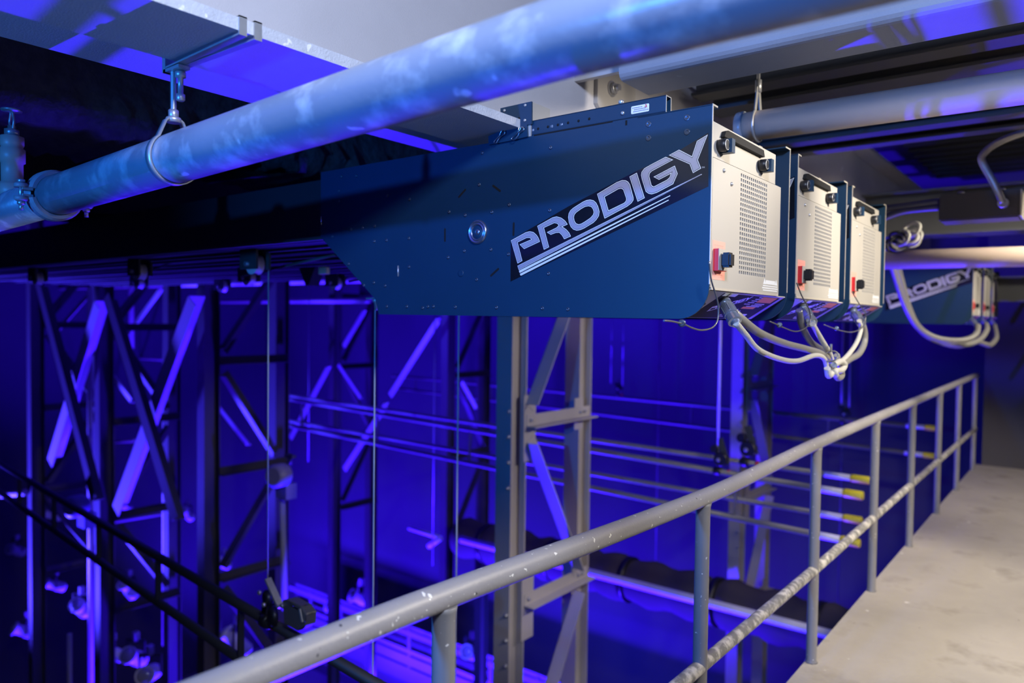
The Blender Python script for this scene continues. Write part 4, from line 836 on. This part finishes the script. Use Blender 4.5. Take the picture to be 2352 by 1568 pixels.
p, q = P(1060, 1258, 'Y', 8.55), P(2080, 1472, 'Y', 8.55); bm = NB(); tube(bm, [(p.x, 8.55, (p.z + q.z) / 2), (q.x + .3, 8.55, (p.z + q.z) / 2)], 0.055, 14); tag(obj('low_pipe', bm, M['fixture_grey']), 'bright edged low pipe running just under the dark rolled cloth', 'pipe')
# short grey stub pipe with a bracket left of the bolted column
sb = thing('stub_bracket', P(980, 1235, 'Y', 8.5), 'small lit pipe bracket left of the bolted column above the railing', 'bracket')
bm = NB(); tube(bm, [P(940, 1212, 'Y', 8.5), P(1012, 1235, 'Y', 8.5)], 0.035, 10); obj('arm', bm, M['fixture_grey'], sb)
bm = NB(); tube(bm, [P(1012, 1235, 'Y', 8.5), P(985, 1254, 'Y', 8.5)], 0.045, 10); obj('elbow', bm, M['fixture_grey'], sb)

# ------------------------------------------------------------------ overhead on the right
FY = 2.78
fp = thing('far_sprinkler_pipe', (-0.5, FY, 2.36), 'grey sprinkler pipe at upper right ending beside the main beam', 'pipe'); fp.name = 'sprinkler_pipe'
p, q = P(1700, 294, 'Y', FY), P(2352, 199, 'Y', FY); r = 0.054
bm = NB(); tube(bm, [p, p + (q - p) * 3], r, 28); obj('pipe_length', bm, M['pipe_plain'], fp)
bm = NB(); lathe(bm, p - Vector((0.012, 0, 0)), (q - p), [(r * .8, 0), (r + .004, 0.006), (r + .006, 0.03), (r + .002, 0.035)], 24); obj('end_cap', bm, M['pipe_paint'], fp)
h2 = p.lerp(q, 0.075); hg2 = thing('pipe_hanger', h2, 'band hanger holding the end of the upper right sprinkler pipe', 'hanger')
bm = NB(); tube(bm, [h2 + Vector((math.copysign(0, 1), math.sin(t) * (r + .004), math.cos(t) * (r + .004))) for t in [math.radians(30 + 300 * i / 24) for i in range(25)]], 0.006, 6)
for s in (1, -1): bar(bm, h2 + Vector((0, s * .028, r * .95)), h2 + Vector((0, s * .008, r + .085)), 0.02, 0.004)
obj('band', bm, M['galv'], hg2)
bm = NB(); cyl(bm, h2 + Vector((0, 0, r + .07)), h2 + Vector((0, 0, r + .115)), 0.012, 10); cyl(bm, h2 + Vector((0, 0, r + .1)), h2 + Vector((0, 0, 0.9)), 0.007, 8); obj('rod', bm, M['galv'], hg2)
for px, Y, r, lab in (((590, 592, 590), 5.6, 0.058, 'grey overhead pipe passing above the far hoists'),):
    p, q = P(2040, 597, 'Y', Y), P(2352, 589, 'Y', Y); bm = NB(); tube(bm, [p - (q - p) * .5, q + (q - p)], 0.064, 20); tag(obj('overhead_pipe', bm, M['pipe_plain']), lab, 'pipe')
for a, b, Y, w, h, lab in (((1760, 238), (2352, 150), 3.5, 0.16, 0.14, 'dark overhead purlin just above the upper right pipe'), ((1700, 205), (2352, 96), 3.3, 0.12, 0.10, 'topmost dark overhead purlin under the heavy cross beam'), ((2050, 304), (2352, 262), 4.1, 0.10, 0.05, 'dark overhead purlin just below the upper right pipe'), ((2080, 328), (2352, 290), 4.5, 0.10, 0.05, 'lowest thin dark purlin above the light fixture'), ((2290, 694), (2352, 692), 8.9, 0.2, 0.25, 'dark beam stub at the right edge beyond the far hoists'), ((2060, 545), (2352, 535), 6.6, 0.3, 0.35, 'wide dark beam between the light fixture and the grey pipe')):
    p, q = P(*a, 'Y', Y), P(*b, 'Y', Y); z = (p.z + q.z) / 2
    bm = NB(); ibeam(bm, 'X', min(p.x - .2, -1.5) if Y < 8 else p.x, 1.7, Y, z, w, h, 0.015, 0.012); tag(obj('purlin', bm, M['dark_steel']), lab, 'beam')
# black strip fixture with its conduit
Yf = 4.6
a, b = P(2157, 447, 'Y', Yf), P(2342, 497, 'Y', Yf)
fx_ = thing('strip_fixture', ((a.x + b.x) / 2, Yf, b.z), 'black rectangular light fixture box at right fed by a bent conduit', 'light fixture')
bm = NB(); box(bm, a.x, b.x, Yf, Yf + 0.20, b.z, a.z); bmesh.ops.bevel(bm, geom=bm.edges[:], offset=0.008, segments=2, affect='EDGES'); obj('housing', bm, M['fixture'], fx_)
bm = NB(); box(bm, b.x, b.x + 0.006, Yf + .005, Yf + 0.195, b.z + .005, a.z - .005); obj('end_plate', bm, M['edge'], fx_)
for px in ((2205, 437), (2300, 432)):
    c = P(*px, 'Y', Yf + .03); bm = NB(); lathe(bm, (c.x, c.y + .03, a.z), (0, 0, 1), [(0.018, 0), (0.018, .012), (0.012, .016)], 12); obj('knock_out_plug', bm, M['bolt'], fx_)
bm = NB(); tube(bm, smooth([P(2304, 466, 'Y', Yf - .03), P(2280, 415, 'Y', Yf - .04), P(2258, 376, 'Y', Yf - .04), P(2256, 358, 'Y', Yf - .04), P(2275, 338, 'Y', Yf - .03), P(2312, 318, 'Y', Yf - .02), P(2380, 295, 'Y', Yf)], 8), 0.018, 14); obj('conduit', bm, M['galv'], fx_)
bm = NB(); c = P(2304, 466, 'Y', Yf - .02); lathe(bm, c, (0, 1, 0), [(0.024, -.02), (0.026, 0), (0.026, .02)], 14); obj('conduit_fitting', bm, M['bolt'], fx_)
for k, (l, m, lab) in enumerate((([(2158, 462), (2100, 470), (2040, 478), (1990, 484)], 'cable_grey', 'upper flexible hose running left from the light fixture'), ([(2158, 476), (2110, 480), (2070, 486), (2030, 500)], 'cable_grey', 'lower flexible hose running left from the light fixture'))):
    bm = NB(); tube(bm, smooth([P(*q, 'Y', Yf + .1) for q in l], 8), 0.019, 12); tag(obj('flexible_hose', bm, M['wire_dark']), lab, 'hose')
# tangle of coiled cable beyond the third hoist
cc_ = thing('cable_coil', P(2070, 535, 'Y', 5.5), 'tangled coil of pale cables in the gap beyond the third hoist', 'cable')
for k in range(9):
    c = P(2074 + random.uniform(-22, 22), 545 + random.uniform(-20, 22), 'Y', 5.5 + random.uniform(-.04, .04)); r = random.uniform(.045, .075); ax = Vector((random.uniform(-1, 1), -1.0, random.uniform(-.6, .6)))
    dd, s1, s2 = frame_of(ax); bm = NB(); tube(bm, [c + s1 * math.cos(t) * r + s2 * math.sin(t) * r * 0.75 for t in [i * 2 * math.pi / 20 for i in range(21)]], 0.011, 8); obj('cable_loop', bm, M['cable_white' if k % 3 else 'batten_dark'], cc_)
# tan tag on a block under the second hoist
tg = thing('tagged_block', P(722, 622, 'Y', 2.9), 'small black pulley block with a tan tag under the hoist tubes', 'pulley')
c = P(740, 621, 'Y', 2.9); bm = NB(); box(bm, c.x - .035, c.x + .035, 2.9, 2.93, c.z - .022, c.z + .022); obj('tag', bm, M['tan'], tg)
c = P(705, 630, 'Y', 2.9); bm = NB(); extrude_poly(bm, [(c.x - .09, 2.9, c.z + .055), (c.x - .015, 2.9, c.z - .07), (c.x + .015, 2.9, c.z - .07), (c.x + .09, 2.9, c.z + .055)], (0, .08, 0)); obj('block', bm, M['black'], tg)
